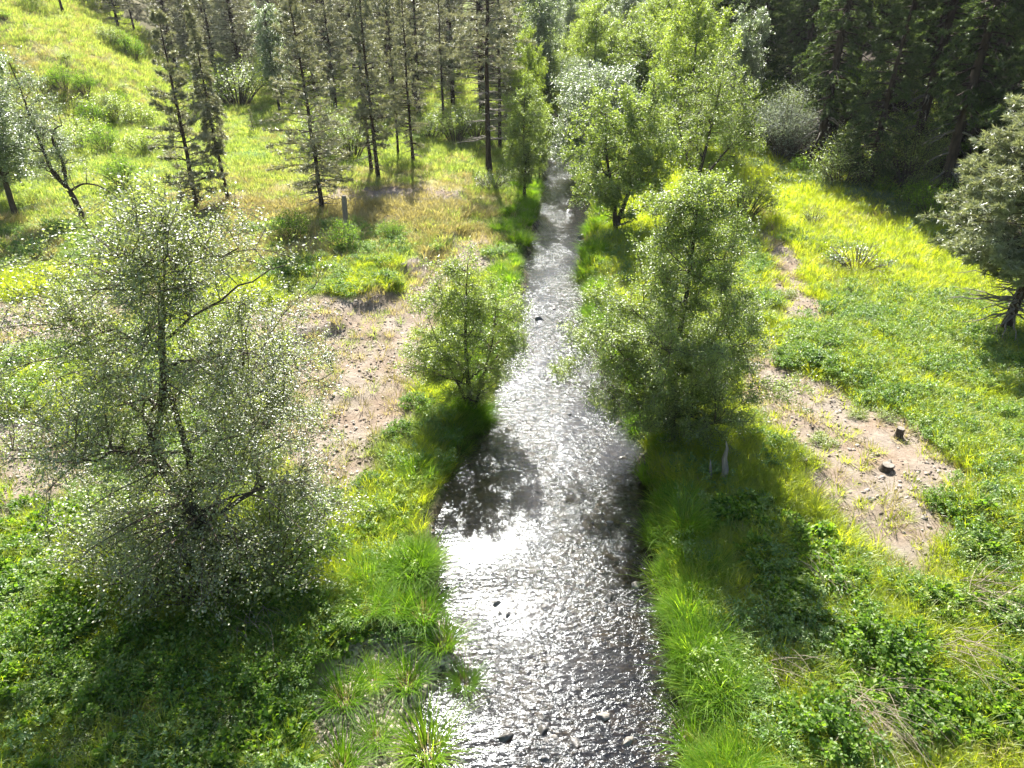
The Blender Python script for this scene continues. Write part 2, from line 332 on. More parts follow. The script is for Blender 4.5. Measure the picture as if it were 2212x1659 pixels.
# broadleaf tree ------------------------------------------------------------
def broadleaf(seed, stems, env, nlimb=9, nclump=110, ntwig=9, lpt=26, leaf=0.07, clr=0.55, mat='leaf_alder', r0=0.12,
              rise=0.5, up=0.8, width=0.6, gap=0.0, bark='bark', twig='twig', sep=False, lim_r=0.45, lside=6):
    """stems: list of (points, base radius, top radius); env: ellipsoids (cx,cy,cz,rx,ry,rz,weight)"""
    rs = np.random.RandomState(seed)
    tm = MB(); lm = MB(); cm = MB(); limbs = []
    SP, SR = [], []
    for pts, a, b in stems:
        pts = np.array(pts, float); n = len(pts); tt = np.linspace(0, n-1, n*4)
        P = np.stack([np.interp(tt, np.arange(n), pts[:, k]) for k in range(3)], 1)
        for _ in range(2): P[1:-1] = (P[:-2]+2*P[1:-1]+P[2:])/4
        rr = np.linspace(a, b, len(P)); rr[0] *= 1.35
        tube(tm, P, rr, 8, 0.18, rs); SP.append(P); SR.append(rr)
    SPa = np.concatenate(SP); SRa = np.concatenate(SR)
    E = np.array(env, float); wts = E[:, 6]/E[:, 6].sum()
    def sample(n, shell=0.5):
        k = rs.choice(len(E), n, p=wts); d = unit(rs.normal(size=(n, 3))); r = rs.rand(n)**shell
        return E[k, :3]+d*r[:, None]*E[k, 3:6]
    NP, NR = [SPa], [SRa]
    zlo = SPa[:, 2].min()+0.18*(SPa[:, 2].max()-SPa[:, 2].min())
    for t in sample(nlimb, 0.25):
        c = np.linalg.norm(SPa-t, axis=1)+np.where(SPa[:, 2] > t[2]-rise, 4, 0)+np.where(SPa[:, 2] < zlo, 3, 0)+rs.rand(len(SPa))*0.8
        i = int(np.argmin(c)); a = SPa[i]; ln = np.linalg.norm(t-a)
        if ln < 0.4: continue
        mid = (a+t)/2+np.array([0, 0, 0.12*ln])+rs.normal(0, 0.09*ln, 3)
        P = bez(a, mid, t, 9); P[1:-1] += rs.normal(0, 0.025*ln, (7, 3))
        r = np.linspace(SRa[i]*lim_r, 0.012, 9)
        l1 = MB() if sep else lm
        tube(l1, P, r, lside, 0.1, rs)
        if sep: limbs.append(l1)
        NP.append(P); NR.append(r)
    A = np.concatenate(NP); AR = np.concatenate(NR)
    C = sample(nclump, 0.42)
    if gap: C = C[fbm(C[:, 0]*0.9+seed, C[:, 2]*0.9+C[:, 1]*.7, seed) > gap]
    tw0, tw1, LP, LD, LR = [], [], [], [], []
    for t in C:
        i = int(np.argmin(np.linalg.norm(A-t, axis=1)+np.where(A[:, 2] > t[2], 0.7, 0))); a = A[i]; ln = np.linalg.norm(t-a)+1e-3
        P = bez(a, (a+t)/2+np.array([0, 0, 0.15*ln])+rs.normal(0, 0.08*ln, 3), t, 5)
        tube(cm, P, np.linspace(min(AR[i]*0.7, 0.03), 0.008, 5), 4)
        out = unit(t-a)
        cr = rs.rand()
        for q in range(ntwig):
            s = P[rs.randint(2, 5)]
            d = unit(out*0.6+rs.normal(0, 0.75, 3)+np.array([0, 0, 0.12])); l = clr*rs.uniform(0.5, 1.3)
            e = s+d*l; e[2] -= 0.08*l; tw0.append(s); tw1.append(e)
            m = rs.poisson(lpt)
            tt = rs.rand(m, 1)**0.8; p = s+(e-s)*tt+rs.normal(0, 0.045+clr*0.05, (m, 3))
            LP.append(p); LD.append(np.repeat((d+np.array([0, 0, -0.3]))[None], m, 0)); LR.append(rs.normal(0.3+0.4*cr, 0.2, m))
    prisms(cm, tw0, tw1, 0.007, 0.003)
    fm = MB(); leaves(fm, np.concatenate(LP), np.concatenate(LD), rs, leaf, width, up, rnd=np.concatenate(LR))
    out = [('trunk', tm.mesh('trunk', M[bark]))]
    if sep: out += [('limb', l.mesh('limb', M[bark])) for l in limbs]
    elif lm.n: out += [('limbs', lm.mesh('limbs', M[bark]))]
    out += [('twigs', cm.mesh('twigs', M[twig])), ('crown', fm.mesh('crown', M[mat], False))]
    return out

# conifer -------------------------------------------------------------------
def conifer(seed, h=18, zc=0.25, rmax=2.3, r0=0.2, step=0.33, per=4, tufts=9, nl=0.2, nn=12, droop=0.25, mat='needle', lean=(0, 0),
            dens=1.0, dead=0.5, nw=0.034, taper=1.0, spray=False, bark='pinebark', miss=0.18, tipup=0.25):
    rs = np.random.RandomState(seed)
    tm = MB(); bm = MB(); dm = MB(); fm = MB()
    n = 14; zz = np.linspace(0, h, n); P = np.stack([lean[0]*(zz/h)**1.5+np.cumsum(rs.normal(0, 0.035, n)), lean[1]*(zz/h)**1.5+np.cumsum(rs.normal(0, 0.035, n)), zz], 1)
    rr = r0*(1-zz/h)**0.85+0.012; rr[0] *= 1.3; tube(tm, P, rr, 9, 0.12, rs)
    NP, ND, NR = [], [], []; z = h*zc*0.35
    while z < h-0.25:
        t = (z-h*zc)/(h*(1-zc)); live = t > -0.02
        if live: L = rmax*((1-t)**taper*0.92+0.08)*min(1, 0.55+t*3)
        else: L = rmax*rs.uniform(0.3, 0.7)
        k = rs.poisson(per if live else per*dead)
        c = np.array([np.interp(z, zz, P[:, j]) for j in range(3)]); tr = np.interp(z, zz, rr)
        for _ in range(k):
            if live and rs.rand() < miss: continue
            a = rs.rand()*6.283; l = L*rs.uniform(0.55, 1.15); el = 0.35*max(t, 0)*1.6-droop*(1-max(t, 0))
            d = np.array([math.cos(a), math.sin(a), el]); d = d/np.linalg.norm(d)
            e = c+d*l; mid = (c+e)/2+np.array([0, 0, 0.10*l]); e = e+np.array([0, 0, tipup*l*0.5 if not spray else -0.12*l])
            B = bez(c, mid, e, 7); B[1:] += rs.normal(0, 0.02*l, (6, 3))
            tube(bm if live else dm, B, np.linspace(max(0.012, tr*0.28), 0.006, 7), 4)
            if not live:
                for q in range(3):
                    s = B[rs.randint(2, 6)]; e2 = s+unit(d+rs.normal(0, .6, 3))*0.4*l; prisms(dm, [s], [e2], .006, .003)
                continue
            m = max(2, int(tufts*dens*(0.4+l/rmax)*rs.uniform(.7, 1.2)))
            s0, s1 = [], []
            for q in range(m):
                u = rs.uniform(0.28, 1.0)**0.8; s = np.array([np.interp(u, np.linspace(0, 1, 7), B[:, j]) for j in range(3)])
                side = unit(d*0.8+rs.normal(0, 0.7, 3)*np.array([1, 1, 0.45])+np.array([0, 0, 0.15 if not spray else -0.35])); sl_ = rs.uniform(0.1, 0.38)*l*(1.15-u)+0.08
                e2 = s+side*sl_; s0.append(s); s1.append(e2)
                cnt = nn
                tt = rs.uniform(0.25 if spray else 0.55, 1.0, (cnt, 1)); p = s+(e2-s)*tt
                NP.append(p); ND.append(unit(side*0.75+rs.normal(0, 0.55, (cnt, 3)))); NR.append(rs.normal(rs.uniform(0.3, 0.7), 0.15, cnt))
            prisms(bm, s0, s1, 0.008, 0.004)
        z += step*rs.uniform(0.6, 1.4)
    NP = np.concatenate(NP); ND = np.concatenate(ND); NR = np.clip(np.concatenate(NR), 0, 1); m = len(NP)
    S = unit(np.cross(ND, rs.normal(size=(m, 3)))); L = (nl*rs.uniform(0.7, 1.3, m))[:, None]
    V = np.zeros((m, 3, 3)); V[:, 0] = NP-S*nw/2; V[:, 1] = NP+S*nw/2; V[:, 2] = NP+ND*L
    fm.add(V, np.arange(m*3).reshape(m, 3), np.repeat(NR, 3))
    out = [('trunk', tm.mesh('trunk', M[bark])), ('branches', bm.mesh('branches', M[bark]))]
    if dm.n: out.append(('dead_branches', dm.mesh('dead_branches', M['deadwood'])))
    out.append(('crown', fm.mesh('crown', M[mat], False))); return out

# shrub / grass / stones ------------------------------------------------------
def shrub(seed, r=0.9, h=1.2, nst=26, lpt=40, leaf=0.07, mat='leaf_shrub', up=0.8, width=0.6, fan=0.9, stem='twig', jit=0.07):
    rs = np.random.RandomState(seed); bm = MB(); fm = MB(); LP, LD, LR = [], [], []
    for i in range(nst):
        a = rs.rand()*6.283; q = math.sqrt(rs.rand()); e = np.array([math.cos(a)*q*r, math.sin(a)*q*r, h*(1-0.45*q*q)*rs.uniform(0.65, 1.1)])
        b = np.array([math.cos(a), math.sin(a), 0])*q*r*0.25
        P = bez(b, (b+e)/2+np.array([0, 0, 0.2*h]), e, 5); tube(bm, P, np.linspace(0.016, 0.005, 5)*(0.5+h*.4), 4)
        cr = rs.rand()
        for k in range(4):
            s = P[rs.randint(2, 5)]; d = unit((e-b)*0.4+rs.normal(0, 0.5, 3)*h); l = 0.35*h*rs.uniform(0.4, 1); e2 = s+d*l
            prisms(bm, [s], [e2], 0.006, 0.003); m = rs.poisson(lpt/4); t = rs.rand(m, 1)
            LP.append(s+(e2-s)*t+rs.normal(0, jit*h, (m, 3))); LD.append(np.repeat(d[None], m, 0)); LR.append(rs.normal(0.25+0.5*cr, 0.18, m))
    P = np.concatenate(LP); P[:, 2] = np.maximum(P[:, 2], 0.03)
    leaves(fm, P, np.concatenate(LD), rs, leaf, width, up, rnd=np.concatenate(LR))
    return [('stems', bm.mesh('stems', M[stem])), ('foliage', fm.mesh('foliage', M[mat], False))]
def blades(seed, n=24, h=0.35, base=0.1, lean=0.35, droop=0.4, wd=0.008, hv=0.35):
    rs = np.random.RandomState(seed); mb = MB()
    a = rs.rand(n)*6.283; q = np.sqrt(rs.rand(n)); hh = h*(1+hv*rs.uniform(-1, 1, n))
    d = np.stack([np.cos(a), np.sin(a), 0*a], 1); b = d*(q*base)[:, None]
    ld = unit(d+rs.normal(0, 0.45, (n, 3))*np.array([1, 1, 0])); s = np.cross(ld, [0, 0, 1.])
    s = unit(s+rs.normal(0, .5, (n, 3))*np.array([1, 1, 0]))
    ln = lean*rs.uniform(0.2, 1.3, n); dr = droop*rs.uniform(0.3, 1.4, n)
    T = [0, 0.4, 0.75, 1.0]; W = [0.8, 1, 0.7, 0]
    V = np.zeros((n, 7, 3)); q_ = 0
    for t, w_ in zip(T, W):
        c = b+ld*((ln*t+dr*t*t*0.9)*hh)[:, None]+np.array([0, 0, 1.])*(hh*(t-0.55*dr*t**3))[:, None]
        if w_ == 0: V[:, 6] = c
        else: V[:, q_] = c-s*w_*wd/2; V[:, q_+1] = c+s*w_*wd/2; q_ += 2
    o = np.arange(n)[:, None, None]*7
    mb.add(V, (np.array([[0, 1, 3, 2], [2, 3, 5, 4]])[None]+o).reshape(-1, 4), np.repeat(rs.rand(n), 7))
    mb.f[0] = mb.f[0]; mb.add(np.zeros((0, 3)), np.zeros((0, 3), int), np.zeros(0))
    tri = (np.array([[4, 5, 6]])[None]+o).reshape(-1, 3); mb.f.append(tri)
    return mb
def stone_mb(seed, flat=0.6, sub=2, amp=0.28):
    import bmesh
    rs = np.random.RandomState(seed); bm = bmesh.new(); bmesh.ops.create_icosphere(bm, subdivisions=sub, radius=0.5)
    V = np.array([v.co[:] for v in bm.verts]); F = np.array([[v.index for v in f.verts] for f in bm.faces]); bm.free()
    for _ in range(10):
        d = unit(rs.normal(size=3)); k = rs.uniform(0.16, 0.38); m = V@d-k; V = V-np.outer(np.maximum(m, 0)*0.85, d)
    V *= 1+amp*(rs.rand(len(V), 1)-0.5)*0.4; V *= np.array([rs.uniform(0.8, 1.3), rs.uniform(0.7, 1.0), flat]); mb = MB(); mb.add(V, F); return mb

def scatter(name, label, cat, P, S, template, rs, tilt=0.12, follow=False):
    """uncountable ground cover: one object, one template mesh instanced on points"""
    n = len(P)
    if n == 0: return
    me = bpy.data.meshes.new(name); me.vertices.add(n); me.vertices.foreach_set('co', np.asarray(P, np.float32).ravel())
    rot = np.stack([rs.normal(0, tilt, n), rs.normal(0, tilt, n), rs.rand(n)*6.283], 1).astype(np.float32)
    a = me.attributes.new('rot', 'FLOAT_VECTOR', 'POINT'); a.data.foreach_set('vector', rot.ravel())
    a = me.attributes.new('scl', 'FLOAT', 'POINT'); a.data.foreach_set('value', np.asarray(S, np.float32))
    o = link(me, name); tag(o, label, cat); o['kind'] = 'stuff'
    ng = bpy.data.node_groups.new(name+'_scatter', 'GeometryNodeTree')
    ng.interface.new_socket('Geometry', in_out='INPUT', socket_type='NodeSocketGeometry')
    ng.interface.new_socket('Geometry', in_out='OUTPUT', socket_type='NodeSocketGeometry')
    gi = ng.nodes.new('NodeGroupInput'); go = ng.nodes.new('NodeGroupOutput')
    ip = ng.nodes.new('GeometryNodeInstanceOnPoints'); oi = ng.nodes.new('GeometryNodeObjectInfo')
    to = bpy.data.objects.new(name+'_piece', template); oi.inputs['Object'].default_value = to; oi.inputs['As Instance'].default_value = True
    na = ng.nodes.new('GeometryNodeInputNamedAttribute'); na.data_type = 'FLOAT_VECTOR'; na.inputs[0].default_value = 'rot'
    nb = ng.nodes.new('GeometryNodeInputNamedAttribute'); nb.data_type = 'FLOAT'; nb.inputs[0].default_value = 'scl'
    er = ng.nodes.new('FunctionNodeEulerToRotation')
    L = ng.links.new
    L(gi.outputs[0], ip.inputs['Points']); L(oi.outputs['Geometry'], ip.inputs['Instance'])
    L(na.outputs[0], er.inputs[0]); L(er.outputs[0], ip.inputs['Rotation']); L(nb.outputs[0], ip.inputs['Scale'])
    L(ip.outputs[0], go.inputs[0])
    md = o.modifiers.new('scatter', 'NODES'); md.node_group = ng
    return o

# ------------------------------------------------------------------ the setting: ground and creek
def axis(dense_a, dense_b, st, lo, hi, g=1.12):
    c = list(np.arange(dense_a, dense_b+1e-6, st)); s = st; x = dense_b
    while x < hi: s = min(s*g, 12); x += s; c.append(x)
    s = st; x = dense_a
    while x > lo: s = min(s*g, 12); x -= s; c.insert(0, x)
    return np.array(c)
gx = axis(-24, 24, 0.22, -420, 420); gy = axis(4, 48, 0.22, -60, 620, 1.03)
X, Y = np.meshgrid(gx, gy); Z = H(X, Y); ny, nx = X.shape
mb = MB(); idx = np.arange(ny*nx).reshape(ny, nx)
F = np.stack([idx[:-1, :-1], idx[:-1, 1:], idx[1:, 1:], idx[1:, :-1]], -1).reshape(-1, 4)
mb.add(np.stack([X, Y, Z], -1).reshape(-1, 3), F)
gm = mb.mesh('ground', M['ground'])
x, y = X.ravel(), Y.ravel(); cx, cw = creek(y)
near = np.abs(x) < 45
def setattr_(n, v): a = gm.attributes.new(n, 'FLOAT', 'POINT'); a.data.foreach_set('value', v.astype(np.float32))
foot = np.interp(y, [-50, 0, 20, 39, 57, 70, 90, 120, 200], [56, 44, 35, 27.5, 19.5, 17.5, 22, 34, 60])
setattr_('bare', np.clip(bare_mask(x, y)*1.1, 0, 1)); setattr_('dry', dry_mask(x, y))
setattr_('bed', sstep(0.4, 0.0, np.abs(x-cx)-cw)*(y < 125))
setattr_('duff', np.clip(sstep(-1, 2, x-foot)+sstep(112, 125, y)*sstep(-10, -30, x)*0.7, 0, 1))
go_ = link(gm, 'ground'); go_['kind'] = 'structure'

ys = np.arange(-20, 128, 0.3); us = np.linspace(-1, 1, 15)
cx, cw = creek(ys); WX = cx[:, None]+us[None]*(cw[:, None]+0.55); WY = np.repeat(ys[:, None], 15, 1)
mb = MB(); idx = np.arange(WX.size).reshape(WX.shape)
mb.add(np.stack([WX, WY, np.full(WX.shape, WATER_Z)], -1).reshape(-1, 3), np.stack([idx[:-1, :-1], idx[:-1, 1:], idx[1:, 1:], idx[1:, :-1]], -1).reshape(-1, 4))
wa = link(mb.mesh('water', M['water']), 'water'); wa['kind'] = 'structure'

# ------------------------------------------------------------------ ground cover
rs = np.random.RandomState(11)
def field(n, y0, y1, dens_fn, marg=1.18):
    yy = y0+(y1-y0)*rs.rand(n); half = (yy*0.95+8)*0.72*marg
    xx = (rs.rand(n)*2-1)*half; p = dens_fn(xx, yy)*half/half.max(); k = rs.rand(n) < p
    return xx[k], yy[k]
def outside_creek(x, y, m=0.3):
    cx, cw = creek(y); return (np.abs(x-cx) > cw+m) & (((x+2.7)/1.5)**2+((y-9.4)/2.0)**2 > 1)
def footx(y): return np.interp(y, [-50, 0, 20, 39, 57, 70, 90, 120, 200], [56, 44, 35, 27.5, 19.5, 17.5, 22, 34, 60])
def pts3(x, y, dz=0.0): return np.stack([x, y, H(x, y)+dz], 1)
T = {}
T['short'] = [blades(s, 26, 0.20, 0.14, 0.5, 0.4, 0.011) for s in (1, 2)]
T['tall'] = [blades(s, 30, 0.48, 0.16, 0.35, 0.45, 0.012) for s in (3, 4)]
T['far'] = [blades(s, 34, 0.38, 0.40, 0.4, 0.4, 0.022) for s in (5, 6)]
T['reed'] = [blades(s, 120, 0.70, 0.19, 0.34, 0.62, 0.014) for s in (7, 8, 9)]
def bare_keep(x, y): return 1-bare_mask(x, y)
def d_short(x, y): return outside_creek(x, y)*(x < footx(y)+1)*(0.25+0.75*(fbm(x*.5, y*.5, 51) > 0.42))*np.clip(bare_keep(x, y)+0.04, 0, 1)
def d_tall(x, y): return outside_creek(x, y)*(x < footx(y)+1)*sstep(0.42, 0.52, fbm(x*.5, y*.5, 52))*bare_keep(x, y)*(1-0.85*dry_mask(x, y))
def d_right(x, y): return outside_creek(x, y)*(x > creek(y)[0]+2)*(x < footx(y)+1.5)*bare_keep(x, y)
def d_left(x, y): return d_short(x, y)*(x < creek(y)[0])
def d_rshort(x, y): return d_short(x, y)*(x > creek(y)[0])
def d_dry(x, y): return outside_creek(x, y)*(x < footx(y))*np.clip(0.06+0.8*dry_mask(x, y)+0.12*bare_mask(x, y)*(fbm(x*.8, y*.8, 55) > 0.55)+0.6*(fbm(x*.3, y*.3, 56) > 0.6)*bare_keep(x, y), 0, 1)
def put(name, label, cat, tmpl, mat, n, y0, y1, fn, s0, s1, tilt=0.12, grow=0.0):
    for i, tb in enumerate(tmpl):
        x, y = field(n//len(tmpl), y0, y1, fn); s = rs.uniform(s0, s1, len(x))*(1+grow*np.maximum(y-20, 0)/30)
        scatter(name, label, cat, pts3(x, y, -0.02), s, tb.mesh(name+'_blades', M[mat], False), rs, tilt)
put('meadow_grass', 'short yellow-green grass on the right side of the creek', 'grass', T['short'], 'grass', 150000, 5, 34, d_rshort, .7, 1.5)
put('meadow_grass', 'short pale green grass on the left side of the creek', 'grass', T['short'], 'grass_pale', 150000, 5, 34, d_left, .7, 1.5)
put('tall_grass', 'tall green grass in patches over the floodplain', 'grass', T['tall'], 'grass', 60000, 5, 34, d_tall, .6, 1.25)
put('tall_grass', 'bright backlit tall grass on the meadow right of the creek', 'grass', T['tall'], 'grass', 60000, 6, 62, d_right, .6, 1.2, grow=.5)
put('meadow_grass', 'pale grass over the far left meadow and the left hillside', 'grass', T['far'], 'grass_pale', 110000, 32, 125, d_left, .5, 1.0, grow=.25)
put('meadow_grass', 'grass on the far right meadow', 'grass', T['far'], 'grass', 60000, 32, 110, d_rshort, .5, 1.0, grow=.25)
put('dry_grass', 'straw coloured dry grass among the green', 'grass', T['short'], 'grass_dry', 60000, 5, 45, d_dry, .8, 1.8, grow=.6)
put('dry_grass', 'pale dry grass on the far meadow and hillside', 'grass', T['far'], 'grass_dry', 50000, 40, 120, d_dry, .5, .9, grow=.2)
# lush grass edging the banks
nc = 330
yy = 6+46*rs.rand(nc)**1.15; side = np.where(rs.rand(nc) < 0.5, -1, 1); cx, cw = creek(yy)
xx = cx+side*(cw+0.3+rs.rand(nc)**1.5*(0.9+0.6*(yy > 12)*(side < 0)))
k = ~((side < 0) & (yy < 12.6)); k &= fbm(xx*.8, yy*.5, 61, 2) > 0.36; xx, yy = xx[k], yy[k]
cs = rs.uniform(.35, 1.25, len(xx)); m = 7
xx = np.repeat(xx, m); yy = np.repeat(yy, m); cs = np.repeat(cs, m); a_ = rs.rand(len(xx))*6.283; q_ = np.sqrt(rs.rand(len(xx)))*.38*cs
xx = xx+np.cos(a_)*q_; yy = yy+np.sin(a_)*q_; SC = cs*(1.15-.9*q_)*rs.uniform(.8, 1.15, len(xx))
k = outside_creek(xx, yy, .05); xx, yy, SC = xx[k], yy[k], SC[k]
for i, tb in enumerate(T['reed']):
    q = slice(i, None, 3)
    scatter('bank_grass', 'lush arching green grass edging both creek banks', 'grass', pts3(xx[q], yy[q], -0.05), SC[q], tb.mesh('bank_grass_blades', M['reed'], False), rs, .15)
# gravel on bare ground and cobbles at the water
st = [stone_mb(s, .6, 1) for s in (1, 2, 3)]
for i, s in enumerate(st):
    x, y = field(110000, 5, 50, lambda x, y: bare_mask(x, y)*outside_creek(x, y)*(0.15+0.85*(fbm(x*.6, y*.6, 71) > .45)))
    scatter('gravel', 'small stones scattered over the bare ground', 'gravel', pts3(x, y, .0), 0.04+0.22*rs.rand(len(x))**3.5, s.mesh('stone', M['gravel'], False), rs, .4)
    x = rs.uniform(-4.6, -0.6, 3600); y = rs.uniform(6.5, 12.5, 3600)
    k = (H(x, y) < -0.15) & (x < -1.0); x, y = x[k], y[k]
    scatter('cobbles', 'grey rounded cobbles on the low bar beside the near left bank', 'cobbles', pts3(x, y, .0), 0.08+0.28*rs.rand(len(x))**2.2, s.mesh('cobble', M['cobble'], False), rs, .4)
    y = 6+rs.rand(1500)*60; cx, cw = creek(y); x = cx+(rs.rand(1500)*2-1)*(cw+.1)
    scatter('creek_bed_stones', 'dark wet stones lying on the creek bed under the water', 'stones', pts3(x, y, .0), 0.07+0.2*rs.rand(1500)**3, s.mesh('bed_stone', M['wetrock'], False), rs, .4)

# ------------------------------------------------------------------ near trees
def loc(px, py): return gp(px, py)
def wloc(px, py):
    u = (px-1106)/FPX; v = (py-829.5)/FPX; t = (CAMH-WATER_Z)/(sp+v*cp); return u*t, t*(cp-v*sp)
print('script: near trees')
# big bushy foreground tree, left
L0 = loc(480, 1262)
treeA = broadleaf(21, [([(0, 0, 0), (-.1, .15, 1.2), (-.3, .2, 2.2), (-.75, .3, 3.1), (-.8, .3, 4.0), (-.2, .2, 5.0), (0, .3, 6.2), (.3, .2, 7.1), (.2, .2, 7.9)], .19, .012),
                        ([(-.25, .2, 2.3), (-.1, .3, 3.4), (-.2, .4, 4.6), (-.15, .3, 5.8), (.2, .2, 7.0)], .09, .015)],
                  [(-.1, .3, 4.9, 3.7, 3.0, 2.1, 4.6), (.5, .3, 7.0, 3.2, 2.4, 1.8, 3.6), (-1.8, .2, 6.4, 1.7, 1.6, 1.3, 1.2), (.3, .2, 8.0, 1.7, 1.5, 1.1, 1.5), (-.1, 0, 2.0, 3.4, 2.6, 1.7, 4.0), (-1.6, .2, 4.2, 1.9, 2, 1.3, 1)],
                  nlimb=32, nclump=400, ntwig=9, lpt=32, leaf=.058, clr=.6, mat='leaf_apple', up=.7, gap=.34, sep=True, lim_r=.5)
thing(treeA, 'tree', 'big airy broadleaf tree with crooked forked trunk filling the lower left foreground', 'tree', L0, 0, 1.07)
treeB = broadleaf(22, [([(0, 0, 0), (.05, 0, 1.4), (0, .1, 2.6), (.15, .1, 3.8), (.35, .15, 5.0), (.45, .1, 6.0)], .08, .012)],
                  [(.4, .1, 4.2, 2.2, 2.0, 1.9, 4), (.2, 0, 2.4, 2.0, 1.8, 1.2, 2), (1.2, 0, 3.3, 1.5, 1.5, 1.3, 1)], nlimb=16, nclump=150, ntwig=9, lpt=26, leaf=.055, clr=.5, mat='leaf_apple', up=.75, gap=.38, sep=True)
thing(treeB, 'tree', 'slim straight-trunked broadleaf tree just right of the big foreground tree', 'tree', loc(566, 1070))
# alder right of the creek
treeC = broadleaf(23, [([(0, 0, 0), (.1, 0, 1.5), (0, .1, 3.2), (.1, .1, 5), (.05, 0, 6.8), (0, 0, 8.4)], .14, .012),
                       ([(0, 0, .3), (-.5, .2, 1.6), (-.9, .2, 3.2), (-1.2, .3, 5.0)], .09, .012), ([(.05, 0, .3), (.6, -.1, 1.6), (1.0, 0, 3.2), (1.4, .1, 4.8)], .09, .012)],
                  [(0, 0, 3.9, 3.0, 2.7, 2.4, 5), (0, 0, 6.4, 1.6, 1.5, 2.1, 2.2), (0, 0, 7.6, 1.0, 1.0, 1.3, .8), (.9, -.3, 1.8, 3.0, 2.3, 1.3, 2.6), (-1.4, 0, 2.6, 2.4, 2.0, 1.8, 2.0), (0, -.4, 1.1, 2.2, 1.8, .9, 1.2)],
                  nlimb=30, nclump=460, ntwig=10, lpt=44, leaf=.062, clr=.5, mat='leaf_alder', gap=.22, up=.7, sep=True)
thing(treeC, 'alder_tree', 'large bushy alder leaning over the right bank in mid creek', 'tree', loc(1440, 935))
# small alder left of the creek
treeD = broadleaf(24, [([(0, 0, 0), (-.1, .1, 1.2), (-.15, .2, 2.4), (-.1, .3, 3.8), (0, .3, 5.0)], .09, .01), ([(0, 0, 0), (.35, .1, 1.3), (.7, .2, 2.6), (.8, .3, 3.8)], .06, .01),
                       ([(0, 0, 0), (-.4, .1, 1.1), (-.9, .2, 2.2), (-1.2, .3, 3.2)], .05, .01)],
                  [(.0, .2, 3.1, 2.0, 1.8, 1.9, 4), (-.1, .2, 4.4, 1.1, 1.1, 1.2, 1), (-1.1, .1, 2.1, 1.2, 1.2, .9, 1), (.1, .1, 1.2, 1.4, 1.1, .9, 1.2)],
                  nlimb=14, nclump=190, ntwig=9, lpt=36, leaf=.055, clr=.42, mat='leaf_bright', up=.75, sep=True)
thing(treeD, 'alder_tree', 'small multi-stemmed yellow-green alder on the left bank over the sparkling water', 'tree', loc(1020, 900), 0, 1.1)

# crooked snag-like tree at left
tS = broadleaf(25, [([(0, 0, 0), (-.15, 0, 1.2), (-.35, 0, 2.0), (-1.0, .1, 2.7), (-1.05, 0, 3.8), (-1.2, 0, 5.5), (-1.3, .1, 7.3), (-1.4, 0, 8.6)], .18, .02),
                    ([(-.45, 0, 2.0), (-.2, .1, 3.2), (-.5, .1, 4.6), (-.1, 0, 5.2), (.4, 0, 5.4)], .11, .02),
                    ([(-.4, 0, 1.7), (.5, .1, 2.2), (1.4, .1, 2.1), (2.2, .1, 1.5), (2.4, 0, .9)], .07, .012)],
                 [(-1.1, 0, 5.5, 1.8, 1.6, 3.3, 4), (-.3, 0, 4.0, 1.6, 1.5, 1.6, 2)], nlimb=20, nclump=120, ntwig=8, lpt=14, leaf=.09, clr=.6, mat='leaf_silver', bark='pinebark', twig='bark', sep=True)
thing(tS, 'tree', 'half-bare crooked tree with forked dark trunk and drooping dead limb on the left meadow', 'tree', loc(182, 478))

# ------------------------------------------------------------------ pines and other standing trees
print('script: prototypes')
PINE = [conifer(31, 18, .12, 3.3, .21, .30, 4.5, 16, .26, 14, .25), conifer(32, 20, .16, 3.2, .2, .30, 4.5, 16, .26, 14, .3),
        conifer(33, 19, .24, 3.0, .17, .32, 4.2, 16, .26, 13, .35), conifer(34, 22, .30, 3.8, .27, .33, 4.5, 16, .28, 14, .2)]
PH = [18, 20, 19, 22]
SLIM = conifer(35, 16, .3, 1.5, .14, .2, 6, 12, .24, 13, .8, tipup=-.3)
YOUNG = conifer(36, 4, .1, .9, .05, .2, 4, 6, .14, 10, .1)
FIR = [conifer(37, 19, .08, 3.0, .24, .3, 5, 15, .2, 19, .35, 'needle_fir', spray=True, nw=.055, taper=.75, bark='pinebark'),
       conifer(38, 22, .22, 2.8, .28, .32, 5, 15, .2, 18, .45, 'needle_fir', spray=True, nw=.055, taper=.8, bark='pinebark')]
FH = [19, 22]
def tree_h(parts, protoh, name, label, px, py, top=None, h=None, rz=0.0, group=None, wx=1.0, cat='tree'):
    x, y, z = loc(px, py); hh = h if h else height_to(y, top, z); s = hh/protoh
    return thing(parts, name, label, cat, (x, y, z-.05), rz, (s*wx, s*wx, s), group)
darkpine = conifer(41, 13.5, .08, 3.3, .17, .38, 4.6, 24, .24, 16, .15, lean=(.5, 0))
tree_h(darkpine, 13.5, 'pine_tree', 'dark pine with tiered flat boughs behind the big foreground tree top', 428, 455, 18, wx=1.0)
tree_h(SLIM, 16, 'pine_tree', 'slim pine with drooping foliage hugging its bare lower trunk', 495, 435, -5, rz=1)
pineC = conifer(42, 17, .12, 4.2, .18, .31, 4.8, 18, .26, 15, .28, lean=(-.5, 0))
tree_h(pineC, 17, 'pine_tree', 'open greyish pine standing alone at the left meadow edge beside the wooden post', 697, 456, -60)
tree_h(PINE[2], 19, 'pine_tree', 'left trunk of the close pair of tall pines mid meadow', 803, 372, -110, rz=.5)
tree_h(PINE[1], 20, 'pine_tree', 'right trunk of the close pair of tall pines mid meadow', 817, 388, -150, rz=2.5, wx=.9)
tree_h(PINE[2], 19, 'pine_tree', 'thin pine just right of the close pair of tall trunks', 860, 335, -70, rz=3.5, wx=.8)
